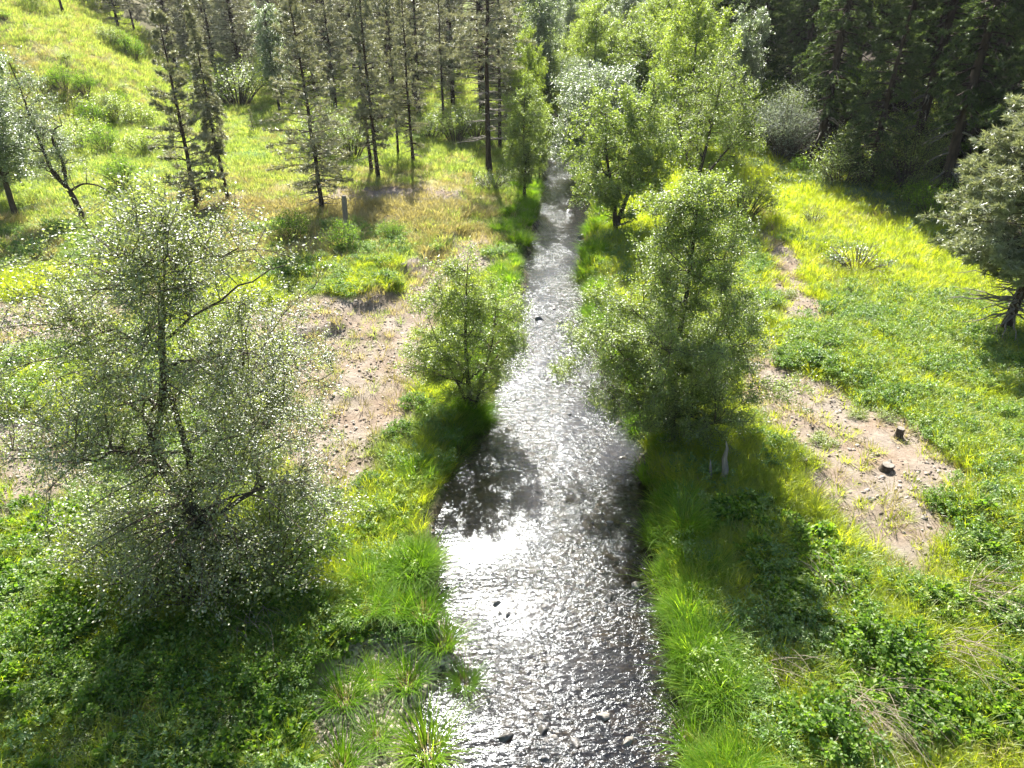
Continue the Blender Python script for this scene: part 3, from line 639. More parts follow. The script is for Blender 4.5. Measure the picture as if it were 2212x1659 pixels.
tree_h(PINE[0], 18, 'pine_tree', 'thin dark-trunked pine at the shadow edge, middle of the meadow pines', 892, 350, -60, rz=5, wx=.8)
tree_h(PINE[2], 19, 'pine_tree', 'pine behind the sunlit gap with trunk rising alone in the middle distance', 957, 262, -90, rz=1.2)
bigp = conifer(43, 21, .38, 4.4, .24, .34, 4.5, 18, .28, 15, .2)
tree_h(bigp, 21, 'pine_tree', 'tallest pine with thick bare trunk nearest the left creek bank', 1056, 372, -260)
tree_h(PINE[1], 20, 'pine_tree', 'pine with reddish trunk directly behind the tallest bankside pine', 1080, 318, -120, rz=4)
tree_h(YOUNG, 4, 'pine_tree', 'small young pine on the bright grass beyond the slim pine', 548, 290, 232)
tree_h(PINE[3], 22, 'pine_tree', 'lone dark tree trunk on the skyline of the left hillside', 137, 30, h=12, rz=1)
rp = conifer(44, 13, .24, 3.9, .17, .2, 7, 34, .22, 18, .3, 'needle_pale', taper=.85, tipup=.35, dead=.9, lean=(0, 0), miss=.05, )
tree_h(rp, 13, 'pine_tree', 'pale green pine with bare lower branches at the right edge of the meadow', 2170, 722, 20, rz=4, wx=1.2)

# generic broadleaf prototypes
BL = [broadleaf(51, [([(0, 0, 0), (.2, 0, 2), (0, .2, 5), (.2, 0, 9)], .2, .03), ([(0, 0, .5), (-.9, .3, 3), (-1.6, .2, 6)], .13, .02), ([(0, 0, .5), (1.0, -.3, 3), (1.7, -.2, 6)], .12, .02)],
                [(0, 0, 6, 3.2, 3.2, 3.2, 4), (0, 0, 8.5, 2.0, 2.0, 1.8, 1.5), (-.8, 0, 3.3, 2.8, 2.6, 2, 2.4), (1.5, 0, 5, 2, 2, 2, 1.5), (0, 0, 1.8, 2.8, 2.6, 1.5, 2.2)], 12, 250, 8, 26, .13, .7, 'leaf_bright', up=.7),
      broadleaf(52, [([(0, 0, 0), (.1, 0, 2.5), (-.1, .1, 5), (0, 0, 9.5)], .16, .03)],
                [(0, 0, 6.2, 2.0, 2.0, 3.6, 4), (0, 0, 3.0, 1.8, 1.8, 2.0, 2)], 10, 150, 8, 26, .12, .6, 'leaf_alder', up=.7),
      broadleaf(53, [([(0, 0, 0), (-.3, 0, 2), (-1, .2, 4.5), (-1.3, 0, 7)], .18, .02), ([(0, 0, .4), (.8, 0, 2.4), (1.6, .2, 5), (2, 0, 7.5)], .16, .02)],
                [(-1.0, 0, 5.2, 2.6, 2.6, 2.8, 3), (1.6, 0, 5.6, 2.4, 2.4, 2.8, 3), (0, 0, 2.6, 3.2, 2.8, 2.0, 3.4)], 14, 240, 8, 28, .12, .65, 'leaf_alder', up=.7),
      broadleaf(54, [([(0, 0, 0), (.1, 0, 3), (0, .1, 7), (0, 0, 12)], .18, .03)],
                [(0, 0, 8, 2.1, 2.1, 4.6, 4), (0, 0, 5, 1.8, 1.8, 2.5, 1)], 10, 150, 8, 25, .14, .65, 'leaf_silver', up=.75)]
BL.append(broadleaf(56, [([(0, 0, 0), (-.2, 0, 2), (-.8, .1, 4.5), (-1.2, 0, 7)], .18, .03), ([(0, 0, .5), (.7, .3, 3), (1.0, .2, 6)], .13, .02)],
                [(-.5, 0, 5.2, 3.2, 3.0, 2.8, 4), (-1.2, 0, 2.6, 2.8, 2.6, 1.8, 2.5), (.6, 0, 6.6, 2.2, 2, 1.6, 1.5)], 12, 230, 8, 26, .12, .7, 'leaf_silver', up=.7))
BH = [10.3, 9.8, 8.4, 12.6, 8.6]
openA = broadleaf(55, [([(0, 0, 0), (0, 0, 1.4), (.3, .1, 3.5), (.6, .2, 6), (.7, 0, 8)], .17, .02), ([(0, 0, 1.0), (-.7, .1, 2.6), (-1.4, .2, 4.4), (-2.0, .1, 6)], .1, .015),
                       ([(.05, 0, 1.0), (1.0, 0, 2.6), (2.1, .1, 4.0), (3.0, 0, 5.2)], .1, .015)],
                  [(.2, 0, 5.0, 3.2, 2.8, 2.4, 4), (.5, 0, 7.2, 2, 2, 1.8, 2), (2.2, 0, 4, 1.6, 1.8, 1.5, 1)], 22, 200, 8, 16, .1, .65, 'leaf_alder', up=.75, gap=.4, sep=True)
tree_h(BL[3], 12.6, 'broadleaf_tree', 'silvery leafy tree with two dark trunks at the far left edge', 35, 470, 60, rz=1, wx=1.35)
tree_h(BL[4], 8.6, 'broadleaf_tree', 'wide silvery-white leafy tree cut by the left edge of the frame', -15, 450, 40, rz=4, wx=.85)
tree_h(BL[3], 12.6, 'poplar_tree', 'tall silvery-green poplar rising among the grey pines upper left', 605, 245, -5, rz=2, wx=1.05)
tree_h(BL[1], 9.8, 'alder_tree', 'dark green alder thicket tree right beside the tallest bankside pine', 1132, 430, 165, wx=.95)
tree_h(BL[1], 9.8, 'alder_tree', 'slender dark alder leaning at the left water edge in front of the far creek bend', 1165, 395, 215, rz=2.2, wx=.75)
tree_h(BL[0], 10.3, 'alder_tree', 'yellow-green alder left of the far bright stretch of creek', 1140, 320, 60, rz=3, wx=.6)
tree_h(BL[2], 8.4, 'willow_tree', 'dense dark-centred willow over the creek behind the large alder', 1330, 500, 160, rz=.4, wx=.9)
tree_h(openA, 8.8, 'alder_tree', 'open-branched alder with visible dark limbs behind and right of the large alder', 1500, 440, 110, rz=0)
tree_h(BL[4], 8.6, 'willow_tree', 'pale silvery willow arching over the far creek', 1290, 385, 120, rz=.3, wx=1.1)
tree_h(BL[4], 8.6, 'willow_tree', 'silvery bushy willow at the upper end of the visible creek', 1250, 300, 110, rz=2.3, wx=1.0)
tree_h(BL[0], 10.3, 'alder_tree', 'tall bright alder in the sunlit clump above the open-branched one', 1480, 330, -40, rz=2.5, wx=.9)
tree_h(BL[3], 12.6, 'poplar_tree', 'silvery poplar at the left border of the dark fir slope', 1585, 300, 0, rz=.7, wx=1.1)
for i, (px, py, top, k, rz, wx, lab) in enumerate([
        (1180, 250, 90, 0, 4, .8, 'yellow-green tree beyond the left side of the far creek bend'),
        (1255, 230, 20, 0, 5.5, .9, 'bright green rounded tree above the far end of the creek'),
        (1370, 290, 30, 2, 2, 1.0, 'leafy tree between the pale willow and the sunlit clump'),
        (1420, 240, -40, 0, 1, 1.0, 'large sunlit yellow-green tree at top centre right'),
        (1120, 200, 20, 1, 1.4, 1.1, 'narrow grey-green tree at top centre behind the tallest pine'),
        (1300, 170, -50, 0, .3, 1.0, 'farthest bright tree at the top centre of the valley'),
        (1530, 210, -60, 2, 3, 1.0, 'green tree against the dark fir slope at top right of centre')]):
    tree_h(BL[k], BH[k], 'broadleaf_tree', lab, px, py, top, rz=rz, wx=wx)
wht = shrub(61, 1.7, 3.4, 60, 190, .085, 'leaf_white')
tree_h(wht, 3.4, 'shrub', 'whitish-leaved tall shrub glowing against the dark fir slope', 1690, 345, 205, cat='shrub')
bush = [shrub(62, 1.6, 2.4, 50, 90, .09, 'leaf_alder'), shrub(63, 1.2, 1.5, 40, 70, .08, 'leaf_shrub'), shrub(64, 1.5, 1.4, 40, 70, .1, 'leaf_bright'), shrub(65, 1.0, .9, 34, 22, .05, 'leaf_silver')]
tree_h(bush[0], 2.4, 'shrub', 'dense green bush at the near end of the bright right meadow', 1600, 478, 375, cat='shrub', wx=1.05)
tree_h(bush[0], 2.4, 'shrub', 'rich green bushy mound behind the slim pine upper left', 515, 228, 135, cat='shrub', wx=1.5, rz=2)
tree_h(bush[3], .9, 'shrub', 'thin twiggy grey shrub on the path above the right bare patch', 1850, 590, 525, cat='shrub')
tree_h(bush[3], .9, 'shrub', 'small bare spindly sapling standing alone in the bright right meadow', 1755, 490, 440, cat='shrub', wx=.6, rz=1)

ORD = ['first', 'second', 'third', 'fourth', 'fifth', 'sixth', 'seventh', 'eighth', 'ninth', 'tenth', 'eleventh', 'twelfth', 'thirteenth', 'fourteenth', 'fifteenth', 'sixteenth', 'seventeenth', 'eighteenth', 'nineteenth', 'twentieth', 'twenty-first', 'twenty-second', 'twenty-third', 'twenty-fourth', 'twenty-fifth', 'twenty-sixth', 'twenty-seventh', 'twenty-eighth', 'twenty-ninth', 'thirtieth']
def in_frame(x, y, z, m=1.12, top=20):
    D = z-CAMH; dep = y*cp-D*sp
    if dep < 1: return False
    return abs(x/dep*FPX) < 1106*m
def order_rows(objs, key, rows, text):
    """a label for each by its row (front to back) and its place from the left"""
    if not objs: return
    ks = sorted(objs, key=lambda o: key(o.location.x, o.location.y)); n = len(ks); c = -(-n//len(rows))
    for i, rname in enumerate(rows):
        row = sorted(ks[i*c:(i+1)*c], key=lambda o: o.location.x/max(1, o.location.y*cp-(o.location.z-CAMH)*sp))
        for j, o in enumerate(row):
            o['label'] = text % (('leftmost' if j == 0 else 'rightmost' if j == len(row)-1 else ORD[j]+' from left'), rname)
# forests: individuals that share a kind -------------------------------------
print('script: forests')
rf = np.random.RandomState(77)
def place_many(cands, mind, n):
    out = []
    for x, y in cands:
        if all((x-a)**2+(y-b)**2 > mind*mind for a, b in out): out.append((x, y))
        if len(out) >= n: break
    return out
def rnd_xy(n, x0, x1, y0, y1): return np.stack([rf.uniform(x0, x1, n), rf.uniform(y0, y1, n)], 1)
# fir slope on the right
c = rnd_xy(9000, 17, 95, 22, 140); c = c[(c[:, 0] > footx(c[:, 1])+1.0) & (c[:, 0] < footx(c[:, 1])+42) & (c[:, 0] < c[:, 1]*0.86+18)]
c = c[np.argsort(c[:, 0]-footx(c[:, 1])+rf.rand(len(c))*12)]; S = []
WX_, WY_, _ = loc(1690, 345)
c = c[~((np.abs(c[:, 0]-WX_-(c[:, 1]-WY_)*-.12) < 3.2) & (c[:, 1] > WY_-2) & (c[:, 1] < WY_+24))]
for i, (x, y) in enumerate(place_many(c, 3.5, 150)):
    k = rf.randint(2); s = rf.uniform(.8, 1.15); z = float(H(x, y))
    if not in_frame(x, y, z): continue
    S.append(thing(FIR[k], 'fir_tree', '', 'tree', (x, y, z-.3), rf.rand()*6.28, (s*1.05, s*1.05, s), 'firs of the shaded right slope'))
order_rows(S, lambda x, y: float(x-footx(y)), ['front', 'second', 'third', 'fourth', 'upper', 'highest'], 'dark drooping fir, %s in the %s row on the shaded right slope')
# grey pines behind the left meadow and up the valley
c = rnd_xy(9000, -75, 3, 76, 170); toe = np.interp(c[:, 1], [58, 77, 100, 130, 170], [-40, -35.5, -41, -52, -90])
c = c[(c[:, 0] > toe-6*(c[:, 1] > 105)+2) & (c[:, 0] < 1-0.02*c[:, 1])]; c = c[np.argsort(c[:, 1]+rf.rand(len(c))*30)]; S = []
for i, (x, y) in enumerate(place_many(c, 5.6, 62)):
    if -34 < x < -22 and y < 84: continue
    k = rf.randint(4); s = rf.uniform(.75, 1.1); z = float(H(x, y))
    if not in_frame(x, y, z): continue
    S.append(thing(PINE[k], 'pine_tree', '', 'tree', (x, y, z-.2), rf.rand()*6.28, (s*1.1, s*1.1, s), 'pines of the stand behind the left meadow'))
order_rows(S, lambda x, y: y, ['front', 'second', 'third', 'fourth', 'rear'], 'grey-green pine, %s in the %s row behind the left meadow')
# trees over the valley head
c = rnd_xy(6000, -110, 110, 125, 240); c = c[(np.abs(c[:, 0]) < c[:, 1]*0.78)]; c = c[np.argsort(c[:, 1]+rf.rand(len(c))*60)]; S = []; S2 = []
for i, (x, y) in enumerate(place_many(c, 7.5, 100)):
    s = rf.uniform(.7, 1.1); z = float(H(x, y))
    if 0 < x < 45 and rf.rand() < .8:
        S2.append(thing(BL[0], 'broadleaf_tree', '', 'tree', (x, y, z-.2), rf.rand()*6.28, s, 'distant broadleaf trees on the valley head'))
    else:
        S.append(thing(PINE[rf.randint(4)] if x < 10 else FIR[rf.randint(2)], 'conifer_tree', '', 'tree', (x, y, z-.2), rf.rand()*6.28, (s*1.2, s*1.2, s), 'distant conifers on the valley head'))
for x, y in place_many(rnd_xy(400, -95, -52, 112, 165), 5, 26):
    if in_frame(x, y, float(H(x, y)), 1.1): S.append(thing(PINE[rf.randint(4)], 'conifer_tree', '', 'tree', (x, y, float(H(x, y))-.2), rf.rand()*6.28, .9, 'distant conifers on the valley head'))
order_rows(S, lambda x, y: y, ['nearest', 'second', 'third', 'fourth', 'farthest'], 'distant conifer, %s in the %s row on the forested valley head')
order_rows(S2, lambda x, y: y, ['near', 'far'], 'bright broadleaf tree, %s in the %s row on the valley head')
# riparian broadleaf clump along the far creek
c = rnd_xy(5000, -3, 30, 72, 125); ccx, _ = creek(c[:, 1]); c = c[(np.abs(c[:, 0]-ccx) > 2.6) & (c[:, 0] < footx(c[:, 1])+1) & (c[:, 0] > ccx-7)]; S = []
for i, (x, y) in enumerate(place_many(c, 4.0, 42)):
    k = [0, 0, 2, 3, 1][rf.randint(5)]; s = rf.uniform(.75, 1.15)
    S.append(thing(BL[k], 'broadleaf_tree', '', 'tree', (x, y, float(H(x, y))-.1), rf.rand()*6.28, s, 'trees of the riverside grove'))
order_rows(S, lambda x, y: y, ['front', 'middle', 'rear'], 'sunlit leafy tree, %s in the %s row of the far creek grove')
# understory at the foot of the fir slope
c = rnd_xy(4000, 15, 60, 24, 75); d = c[:, 0]-footx(c[:, 1]); c = c[(d > -1.5) & (d < 9) & (np.hypot(c[:, 0]-WX_, c[:, 1]-WY_) > 3.5)]; S = []
for i, (x, y) in enumerate(place_many(c, 1.9, 90)):
    s = rf.uniform(.8, 1.5); z = float(H(x, y))
    if not in_frame(x, y, z, 1.05): continue
    S.append(thing(bush[0] if rf.rand() < .5 else bush[1], 'shrub', '', 'shrub', (x, y, z-.1), rf.rand()*6.28, s, 'undergrowth bushes below the firs'))
order_rows(S, lambda x, y: float(x-footx(y)), ['lowest', 'second', 'third', 'top'], 'dark bush, %s in the %s row beneath the shaded firs')

# hillside bushes, left
HB = [(205, 275, 1, 1.3, 'dark round bush low on the left hillside above the half-bare tree'), (262, 230, 1, .9, 'small dark bush on the left hillside right of centre slope'),
      (190, 205, 1, 1.3, 'dark bush on the left hillside just right of the silvery tree top'), (140, 200, 1, 1.4, 'dark bush touching the silvery tree crown on the hillside'),
      (238, 100, 0, 1.0, 'single upright green bush high on the left hillside'), (270, 118, 1, 1.6, 'wide dark bush in the draw at the right rim of the hillside'),
      (290, 130, 1, 1.5, 'dark bush lowest in the draw at the right rim of the hillside'), (170, 320, 2, 1.4, 'leafy light green bush at the hillside foot near the half-bare tree'),
      (230, 330, 1, 1.3, 'dark low bush beneath the hillside in front of the dark pine'), (185, 300, 2, 1.3, 'light bush between two dark bushes at the hillside foot'),
      (265, 400, 1, 1.2, 'dark round bush on the meadow left of the dark pine'), (310, 330, 2, 1.2, 'feathery pale bush on the meadow just left of the dark pine'),
      (215, 245, 2, 1.4, 'light green bush mid hillside foot'), (255, 260, 2, 1.5, 'pale leafy bush right of the light green one at the hillside foot'),
      (300, 270, 2, 1.2, 'yellowish bush at the hillside foot closest to the dark pine'), (630, 520, 1, 1.0, 'dark low bush at the edge of the old terrace behind the foreground tree'),
      (745, 540, 1, .9, 'dark green clump below the wooden post'), (850, 520, 1, .7, 'small dark clump on the terrace edge right of the wooden post'),
      (930, 300, 2, 1.4, 'grey-green bush among the pines beside the sunlit gap'), (985, 310, 0, 1.3, 'leafy bush left of the tallest pine trunk'),
      (1030, 300, 0, 1.2, 'green bush right behind the tallest pine trunk'), (700, 330, 0, 1.4, 'shadowed bush under the pines behind the open greyish pine'),
      (760, 340, 0, 1.5, 'shadowed bush left of the close pair of pines'), (1060, 410, 3, 1.6, 'pale brushy shrub at the foot of the tallest pine')]
for px, py, k, s, lab in HB:
    x, y, z = loc(px, py); thing(bush[k], 'shrub', lab, 'shrub', (x, y, z-.05), rf.rand()*6.28, s)
# low sage-like tufts over the hillside
c = rnd_xy(4000, -85, -36, 55, 125); toe = np.interp(c[:, 1], [58, 77, 100, 130, 170], [-40, -35.5, -41, -52, -90]); c = c[c[:, 0] < toe+1]
S = []
for i, (x, y) in enumerate(place_many(c, 2.1, 130)):
    s = rf.uniform(.2, .6); z = float(H(x, y))
    if not in_frame(x, y, z, 1.05): continue
    S.append(thing(bush[rf.choice([1, 2, 3, 2])], 'shrub', '', 'shrub', (x, y, z-.05), rf.rand()*6.28, (s*1.2, s*1.2, s*.8), 'low clumps dotted over the left hillside'))
order_rows(S, lambda x, y: y, ['lowest', 'second', 'third', 'fourth', 'fifth', 'highest'], 'low green clump, %s in the %s row on the left hillside')

# ------------------------------------------------------------------ near shrubs and herbs
big = [shrub(71, 1.1, 1.1, 46, 60, .11, 'leaf_shrub', width=.75), shrub(72, .9, .9, 40, 60, .085, 'leaf_shrub', width=.7), shrub(73, .8, .7, 44, 60, .06, 'leaf_bright', width=.5)]
NS = [(60, 1290, 2, 'sunlit yellow-green shrub at the left edge below the bare patch'), (150, 1370, 0, 'sunlit leafy shrub left of the foreground tree shade'), (40, 1400, 1, 'bright low shrub at the left edge beside the shade'),
      (290, 1400, 0, 'shaded shrub under the left side of the foreground tree'), (380, 1480, 0, 'broad-leaved shrub below the foreground tree'), (480, 1390, 1, 'dark shrub around the foreground tree base'),
      (590, 1370, 1, 'dark tangled shrub right of the foreground tree base'), (680, 1330, 1, 'dim shrub between the foreground tree and the bank grass'), (250, 1520, 0, 'broad-leaved plant patch lower left in half shade'),
      (560, 1500, 0, 'shaded leafy plant patch right of the foreground trunk line'), (120, 1500, 1, 'green shrub low at the left with a dead stick'), (640, 1450, 1, 'low shrub just left of the nearest grass tufts'),
      (340, 1600, 1, 'leafy patch at the bottom edge left of centre'), (480, 1610, 2, 'sunlit herb patch at the bottom edge'), (180, 1620, 2, 'yellow-green herb patch in the bottom left corner'),
      (1600, 1370, 2, 'rounded bright green shrub on the right bank near the lone rock'), (1640, 1500, 1, 'leafy green patch low on the right bank'), (1800, 1330, 2, 'leafy mound at the lower end of the alder shadow'),
      (1900, 1420, 0, 'leafy nettle-like patch right of the flattened stalks'), (2000, 1300, 1, 'dark leafy clump above the right-hand dead stalks'), (1950, 1560, 0, 'big leafy clump at lower right beside the flattened stalks'),
      (1780, 1600, 0, 'leafy clump at the bottom edge right of the bank'), (2100, 1500, 1, 'leafy clump near the lower right corner'), (2150, 1330, 2, 'grassy leafy clump at the right edge by the shadow'),
      (1860, 760, 2, 'feathery green herb clump upper right of the bare patch'), (1760, 740, 1, 'dark green herb clump left of the feathery ones'), (1700, 640, 2, 'small herb clump in the alder back shadow'),
      (1950, 800, 2, 'feathery herb clump in the middle of the herb field'), (2050, 780, 2, 'yellow-green feathery herb clump right in the herb field'), (1850, 900, 2, 'blue-green herb tuft at the top of the right bare patch'),
      (1915, 905, 2, 'second blue-green herb tuft beside the sawn stump'), (1775, 960, 2, 'bright tuft on the left side of the right bare patch'), (2030, 1090, 1, 'dark little bush at the right border of the bare patch'),
      (2170, 750, 1, 'bush at the base of the right-edge pine'), (2200, 800, 0, 'dark bush below the right-edge pine'), (800, 1050, 1, 'dark bush clump on the left bank behind the tall grass'),
      (870, 940, 1, 'dark rounded bush at the upper end of the left bank grass'), (900, 880, 1, 'small dark bush near the small alder foot'), (700, 1200, 1, 'shaded bush between the foreground tree and left bank')]
NSs = {2: .75, 0: .85, 1: .8}
for px, py, w_, lab in [(330, 1245, 1.2, 'tall shaded bush left of the foreground tree trunk'), (590, 1240, 1.1, 'tall shaded bush right of the foreground tree trunk'), (450, 1290, 1.0, 'tall dark bush right in front of the foreground tree trunk')]:
    x, y, z = loc(px, py); thing(bush[0], 'shrub', lab, 'shrub', (x, y, z-.05), px, (w_, w_, w_*.85))
for px, py, k, lab in NS:
    x, y, z = loc(px, py); s = NSs[k]*rf.uniform(.8, 1.1)*(.8 if 600 < py < 1100 else 1)
    thing(big[k], 'shrub', lab, 'shrub', (x, y, z-.05), rf.rand()*6.28, (s, s, s*.8))
# herbs as ground cover
hm = shrub(81, .35, .3, 16, 36, .05, 'herb', width=.5)[1][1]
hb = shrub(82, .4, .32, 14, 26, .09, 'leaf_shrub', width=.75)[1][1]
def d_herb(x, y): return outside_creek(x, y, .6)*np.clip(sstep(.5, .58, fbm(x*.4, y*.4, 91))*.25+np.exp(-(((x-14)/5)**2+((y-25.5)/5)**2))*1.6*(fbm(x*.9, y*.9, 92) > .40)+(x < -10)*(np.abs(y-22) < 6)*.3, 0, 1)*bare_keep(x, y)
x, y = field(34000, 6, 40, d_herb); scatter('herb_cover', 'feathery yellow-green herbs among the grass on the right meadow', 'herbs', pts3(x, y), rs.uniform(.8, 1.9, len(x)), hm, rs, .15)
def d_under(x, y): return outside_creek(x, y, 1.5)*np.clip((y < 15.5)*((x < -2.6)*.9*(fbm(x*.8, y*.8, 96) > .45)+(x > 4.6)*.75*(fbm(x*.5, y*.5, 94) > .53)), 0, 1)*(fbm(x*.9, y*.9, 95) > .46)*bare_keep(x, y)
x, y = field(9000, 5, 16, d_under); scatter('leafy_cover', 'low broad-leaved plants in the near foreground', 'herbs', pts3(x, y), rs.uniform(.5, 1.3, len(x)), hb, rs, .2)
fm_ = shrub(83, .5, .45, 18, 40, .12, 'fern', width=.35)[1][1]
n = 500; yy = rs.uniform(34, 62, n); xx = footx(yy)+rs.normal(-1.2, .8, n); scatter('bracken', 'pale bracken along the foot of the fir slope', 'ferns', pts3(xx, yy), rs.uniform(.6, 1.3, n), fm_, rs, .15)

# individual grass tufts at the near left bank
TT = [blades(s, 300, .8, .25, .30, .62, .013).mesh('blades', M['reed'], False) for s in (91, 92, 93)]
def roots(seed):
    mb = blades(seed, 70, .38, .2, .15, .2, .012); return mb.mesh('dead_base', M['grass_dry'], False)
RT = [roots(s) for s in (94, 95)]
GT = [(1005, 1500, .75, 'lone grass tuft standing in the shallows off the left bank'), (955, 1400, 1.0, 'grass tuft at the water edge just upstream of the lone tuft'), (880, 1485, 1.0, 'grass tuft on the cobbles in front of the water edge tuft'),
      (810, 1480, .8, 'grass tuft between the bank tuft and the cobble bar'), (815, 1600, .75, 'narrow grass tuft in the middle of the cobble bar'), (925, 1640, 1.25, 'widest grass tuft at the bottom edge by the water'),
      (745, 1520, 1.1, 'tall grass tuft at the left border of the cobble bar'), (915, 1340, 1.1, 'grass tuft overhanging the water above the cobbles'), (860, 1330, 1.0, 'grass tuft inland of the overhanging one'),
      (800, 1330, 1.0, 'grass tuft next to the dim shrub left of the bank'), (890, 1255, 1.1, 'grass tuft at the bend of the left bank'), (770, 1250, .9, 'shaded grass tuft farthest from the water on the left bank'),
      (740, 1665, 1.0, 'grass tuft at the bottom edge left of the cobble bar'), (1480, 1420, 1.1, 'bright grass tuft on the right bank beside the brown dry edge'), (1500, 1640, 1.1, 'bright grass tuft at the bottom edge of the right bank'),
      (1440, 1160, 1.0, 'grass tuft overhanging the right side of the dark pool'), (1400, 1040, .9, 'grass tuft by the dark pool below the large alder')]
for i, (px, py, s, lab) in enumerate(GT):
    x, y, z = loc(px, py); thing([('blades', TT[i % 3]), ('dead_base', RT[i % 2])], 'grass_tuft', lab, 'grass tuft', (x, y, max(z, -.6)-.04), rf.rand()*6.28, s, 'separate grass tufts on the creek edges')

# ------------------------------------------------------------------ rocks, stumps, post, stalks
RK = [stone_mb(s, f, 3, .2) for s, f in ((101, .6), (102, .75), (103, .45), (104, .55))]
RM = [r.mesh('rock', M['rock']) for r in RK]; RW = [r.mesh('rock', M['wetrock']) for r in RK]
ROCKS = [(1376, 1262, .42, 0, 0, 'pale rock standing out of the dark water near the right bank'), (1315, 1290, .34, 1, 1, 'dark rock in the water left of the pale rock'), (1182, 1310, .34, 2, 1, 'flat dark rock in mid creek'),
         (1075, 1305, .3, 1, 1, 'small dark rock in the white glare near the left bank'), (1290, 1430, .34, 2, 1, 'flat wet rock in the lower creek right of middle'), (1300, 1545, .42, 0, 0, 'grey rounded rock near the lower right of the creek'),
         (1090, 1590, .45, 1, 1, 'wet rock in the lower creek nearest the widest grass tuft'), (1170, 1580, .4, 0, 1, 'wet rock in the lower creek centre breaking the ripples'), (1245, 1600, .38, 3, 1, 'rock right of the centre one at the lower creek'),
         (1355, 1600, .36, 1, 0, 'small pale rock at lower right of the creek near the bank'), (1335, 915, .4, 0, 0, 'pale rock in the pool below the large alder'), (1350, 990, .5, 2, 1, 'dark flat rock by the right bank in the pool'),
         (1165, 690, .5, 1, 1, 'dark rock in the riffle between the two alders, left one'), (1215, 698, .55, 0, 1, 'dark rock in the riffle between the two alders, right one'), (1200, 665, .45, 3, 1, 'upper dark rock in the riffle between the two alders'),
         (1130, 760, .35, 0, 1, 'small dark rock below the riffle rocks'), (620, 1640, .42, 0, 0, 'pale rounded boulder in the shade at the bottom left'), (645, 1590, .25, 1, 0, 'small bluish stone above the shaded boulder'),
         (890, 1385, .3, 1, 1, 'dark rock against the bank among the tufts'), (960, 1420, .3, 0, 0, 'grey rock at the foot of the water edge tuft'), (1722, 1330, .3, 0, 0, 'lone pale rock in the grass of the right bank'),
         (1225, 455, .9, 2, 1, 'dark rock in the far creek under the willow'), (1255, 512, .8, 1, 1, 'dark rock in the shaded far creek behind the large alder'), (1720, 385, .7, 0, 0, 'small grey rock at the top of the bright right meadow'),
         (835, 590, .6, 0, 0, 'reddish rock on the terrace edge left of the gravel'), (800, 610, .5, 1, 0, 'rock on the terrace edge just below the reddish one'), (870, 572, .5, 3, 0, 'rock at the top of the terrace edge'),
         (1920, 1000, .25, 1, 0, 'angular stone in the middle of the right bare patch'), (1880, 1080, .28, 0, 0, 'stone left of the flat stump on the bare patch'), (1995, 1120, .25, 3, 0, 'stone at the right border of the bare patch')]
for px, py, s, k, wet, lab in ROCKS:
    x, y, z = loc(px, py)
    if z < WATER_Z: x, y = wloc(px, py); z = WATER_Z-s*.13
    wz = z
    o = link((RW if wet else RM)[k], 'rock', None, (x, y, wz+s*.05), rf.rand()*6.28, s); tag(o, lab, 'rock')
S = []; rr_ = np.random.RandomState(8)
for i in range(75):
    y = 8.2+rr_.rand()**1.3*22; cx_, cw_ = creek(y); x = cx_+(rr_.rand()*2-1)*(cw_-.15); s = rr_.uniform(.14, .3)
    o = link(RW[rr_.randint(4)] if rr_.rand() < .8 else RM[rr_.randint(4)], 'rock', None, (float(x), float(y), WATER_Z-s*rr_.uniform(.05, .2)), rr_.rand()*6.28, s); tag(o, '', 'rock', 'small stones breaking the creek surface'); S.append(o)
order_rows(S, lambda x, y: y, ['nearest', 'second', 'third', 'fourth', 'farthest'], 'small wet stone, %s in the %s row breaking the creek surface')
def stump(seed, r, h):
    rs_ = np.random.RandomState(seed); mb = MB(); z = np.array([-.15, 0, .3*h, .8*h, h]); rr = r*np.array([1.5, 1.3, 1.05, 1.0, .97])
    tube(mb, np.stack([0*z, 0*z, z], 1), rr, 12, .2, rs_); t2 = MB(); a = np.arange(12)*math.pi/6
    t2.add(np.concatenate([[[0, 0, h+.012]], np.stack([np.cos(a)*r*.93, np.sin(a)*r*.93, 0*a+h+.006], 1)]), [[0, i+1, (i+1) % 12+1] for i in range(12)])
    return [('bark', mb.mesh('bark', M['bark'])), ('cut_face', t2.mesh('cut_face', M['deadwood'], False))]
for px, py, r, h, lab in [(1940, 945, .12, .35, 'upright sawn stump at the top of the right bare patch'), (1915, 1015, .17, .18, 'low wide stump in the middle of the right bare patch'),
                          (1735, 1000, .1, .15, 'tiny stump at the left edge of the right bare patch'), (130, 1110, .12, .15, 'cut stump on the left bare patch')]:
    thing(stump(int(px), r, h), 'tree_stump', lab, 'stump', loc(px, py), 0, 1)
def snag():
    mb = MB(); rs_ = np.random.RandomState(5); tube(mb, [(0, 0, -.1), (.02, 0, .4), (-.05, .02, .8), (-.03, 0, 1.15), (-.1, 0, 1.4)], [.11, .1, .08, .05, .012], 8, .3, rs_)
    m2 = MB(); tube(m2, [(-.35, .05, -.1), (-.38, .05, .35), (-.45, .02, .75)], [.07, .05, .01], 6, .3, rs_)
    return [('trunk', mb.mesh('trunk', M['deadwood'])), ('splinter', m2.mesh('splinter', M['deadwood']))]
thing(snag(), 'dead_snag', 'broken whitish snag standing in the shaded grass right of the creek', 'snag', loc(1560, 1040))
mb = MB(); tube(mb, [(0, 0, -.2), (0, 0, .8), (.03, 0, 1.7), (.03, 0, 2.0)], [.16, .15, .14, .11], 9, .15, np.random.RandomState(3))
tag(link(mb.mesh('post', M['deadwood']), 'wooden_post', None, loc(750, 500)), 'grey weathered wooden post on the meadow left of the creek', 'post')
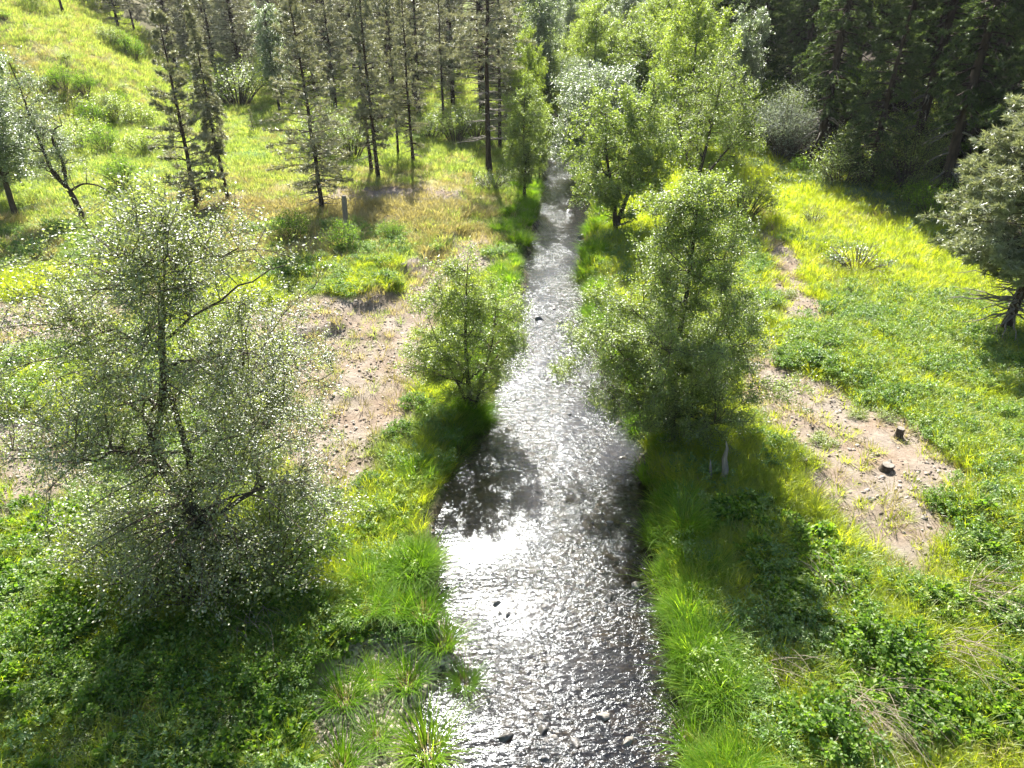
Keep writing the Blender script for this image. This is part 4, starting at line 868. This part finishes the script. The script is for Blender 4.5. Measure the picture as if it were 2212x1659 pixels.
def stalks(seed, n, l, spread, az):
    rs_ = np.random.RandomState(seed); mb = MB()
    for i in range(int(n*1.8)):
        a = az+rs_.normal(0, spread*1.3); b = rs_.normal(0, .25, 3)*np.array([1, 1, .3]); ll = l*rs_.uniform(.5, 1.1)
        e = b+np.array([math.cos(a)*ll, math.sin(a)*ll, rs_.uniform(.05, .5)]); tube(mb, bez(b+[0, 0, .05], (b+e)/2+[rs_.normal(0, .12*ll), rs_.normal(0, .12*ll), .3*ll*rs_.uniform(0, 1)], e-[0, 0, .15], 5), np.linspace(.008, .003, 5), 4)
    return mb.mesh('dead_stalks', M['stalk'])
for px, py, n, l, az, lab in [(1840, 1545, 34, 1.4, -1.0, 'largest bundle of flattened pale dead stalks at lower right'), (1900, 1500, 14, 1.3, -.8, 'thin dead stalks just right of the largest bundle'),
                              (2100, 1300, 22, 1.7, -.2, 'dead stalks spreading toward the right edge'), (2060, 1420, 14, 1.5, -.5, 'dead stalks between the largest bundle and the right edge'),
                              (1680, 1450, 16, .9, -.9, 'short dead stalks beside the rounded bright shrub'), (1790, 1275, 12, .8, 2.2, 'small dead stalks at the lower end of the alder shadow'),
                              (1500, 1560, 16, .6, 4.2, 'brown dry stems hanging over the right bank edge'), (540, 1360, 26, 1.0, -.9, 'grey bare twigs under the foreground tree')]:
    x, y, z = loc(px, py); tag(link(stalks(px, n, l, .35, az), 'dead_stalks', None, (x, y, z+.25)), lab, 'dead stalks')
# ------------------------------------------------------------------ air
hz = MB(); hz.add([(a, b, c) for c in (-2.5, 95) for b in (-70, 640) for a in (-430, 430)], [[0, 2, 3, 1], [4, 5, 7, 6], [0, 1, 5, 4], [2, 6, 7, 3], [0, 4, 6, 2], [1, 3, 7, 5]])
hm_ = bpy.data.materials.new('haze'); hm_.use_nodes = True; t_ = hm_.node_tree; t_.nodes.clear()
pv = t_.nodes.new('ShaderNodeVolumePrincipled'); pv.inputs['Color'].default_value = (.93, .96, 1, 1); pv.inputs['Density'].default_value = HAZE; pv.inputs['Anisotropy'].default_value = .35
t_.links.new(pv.outputs[0], t_.nodes.new('ShaderNodeOutputMaterial').inputs['Volume'])
ho = link(hz.mesh('haze', hm_, False), 'haze'); tag(ho, 'thin pale haze in the valley air', 'haze'); ho['kind'] = 'stuff'
print('script: done')
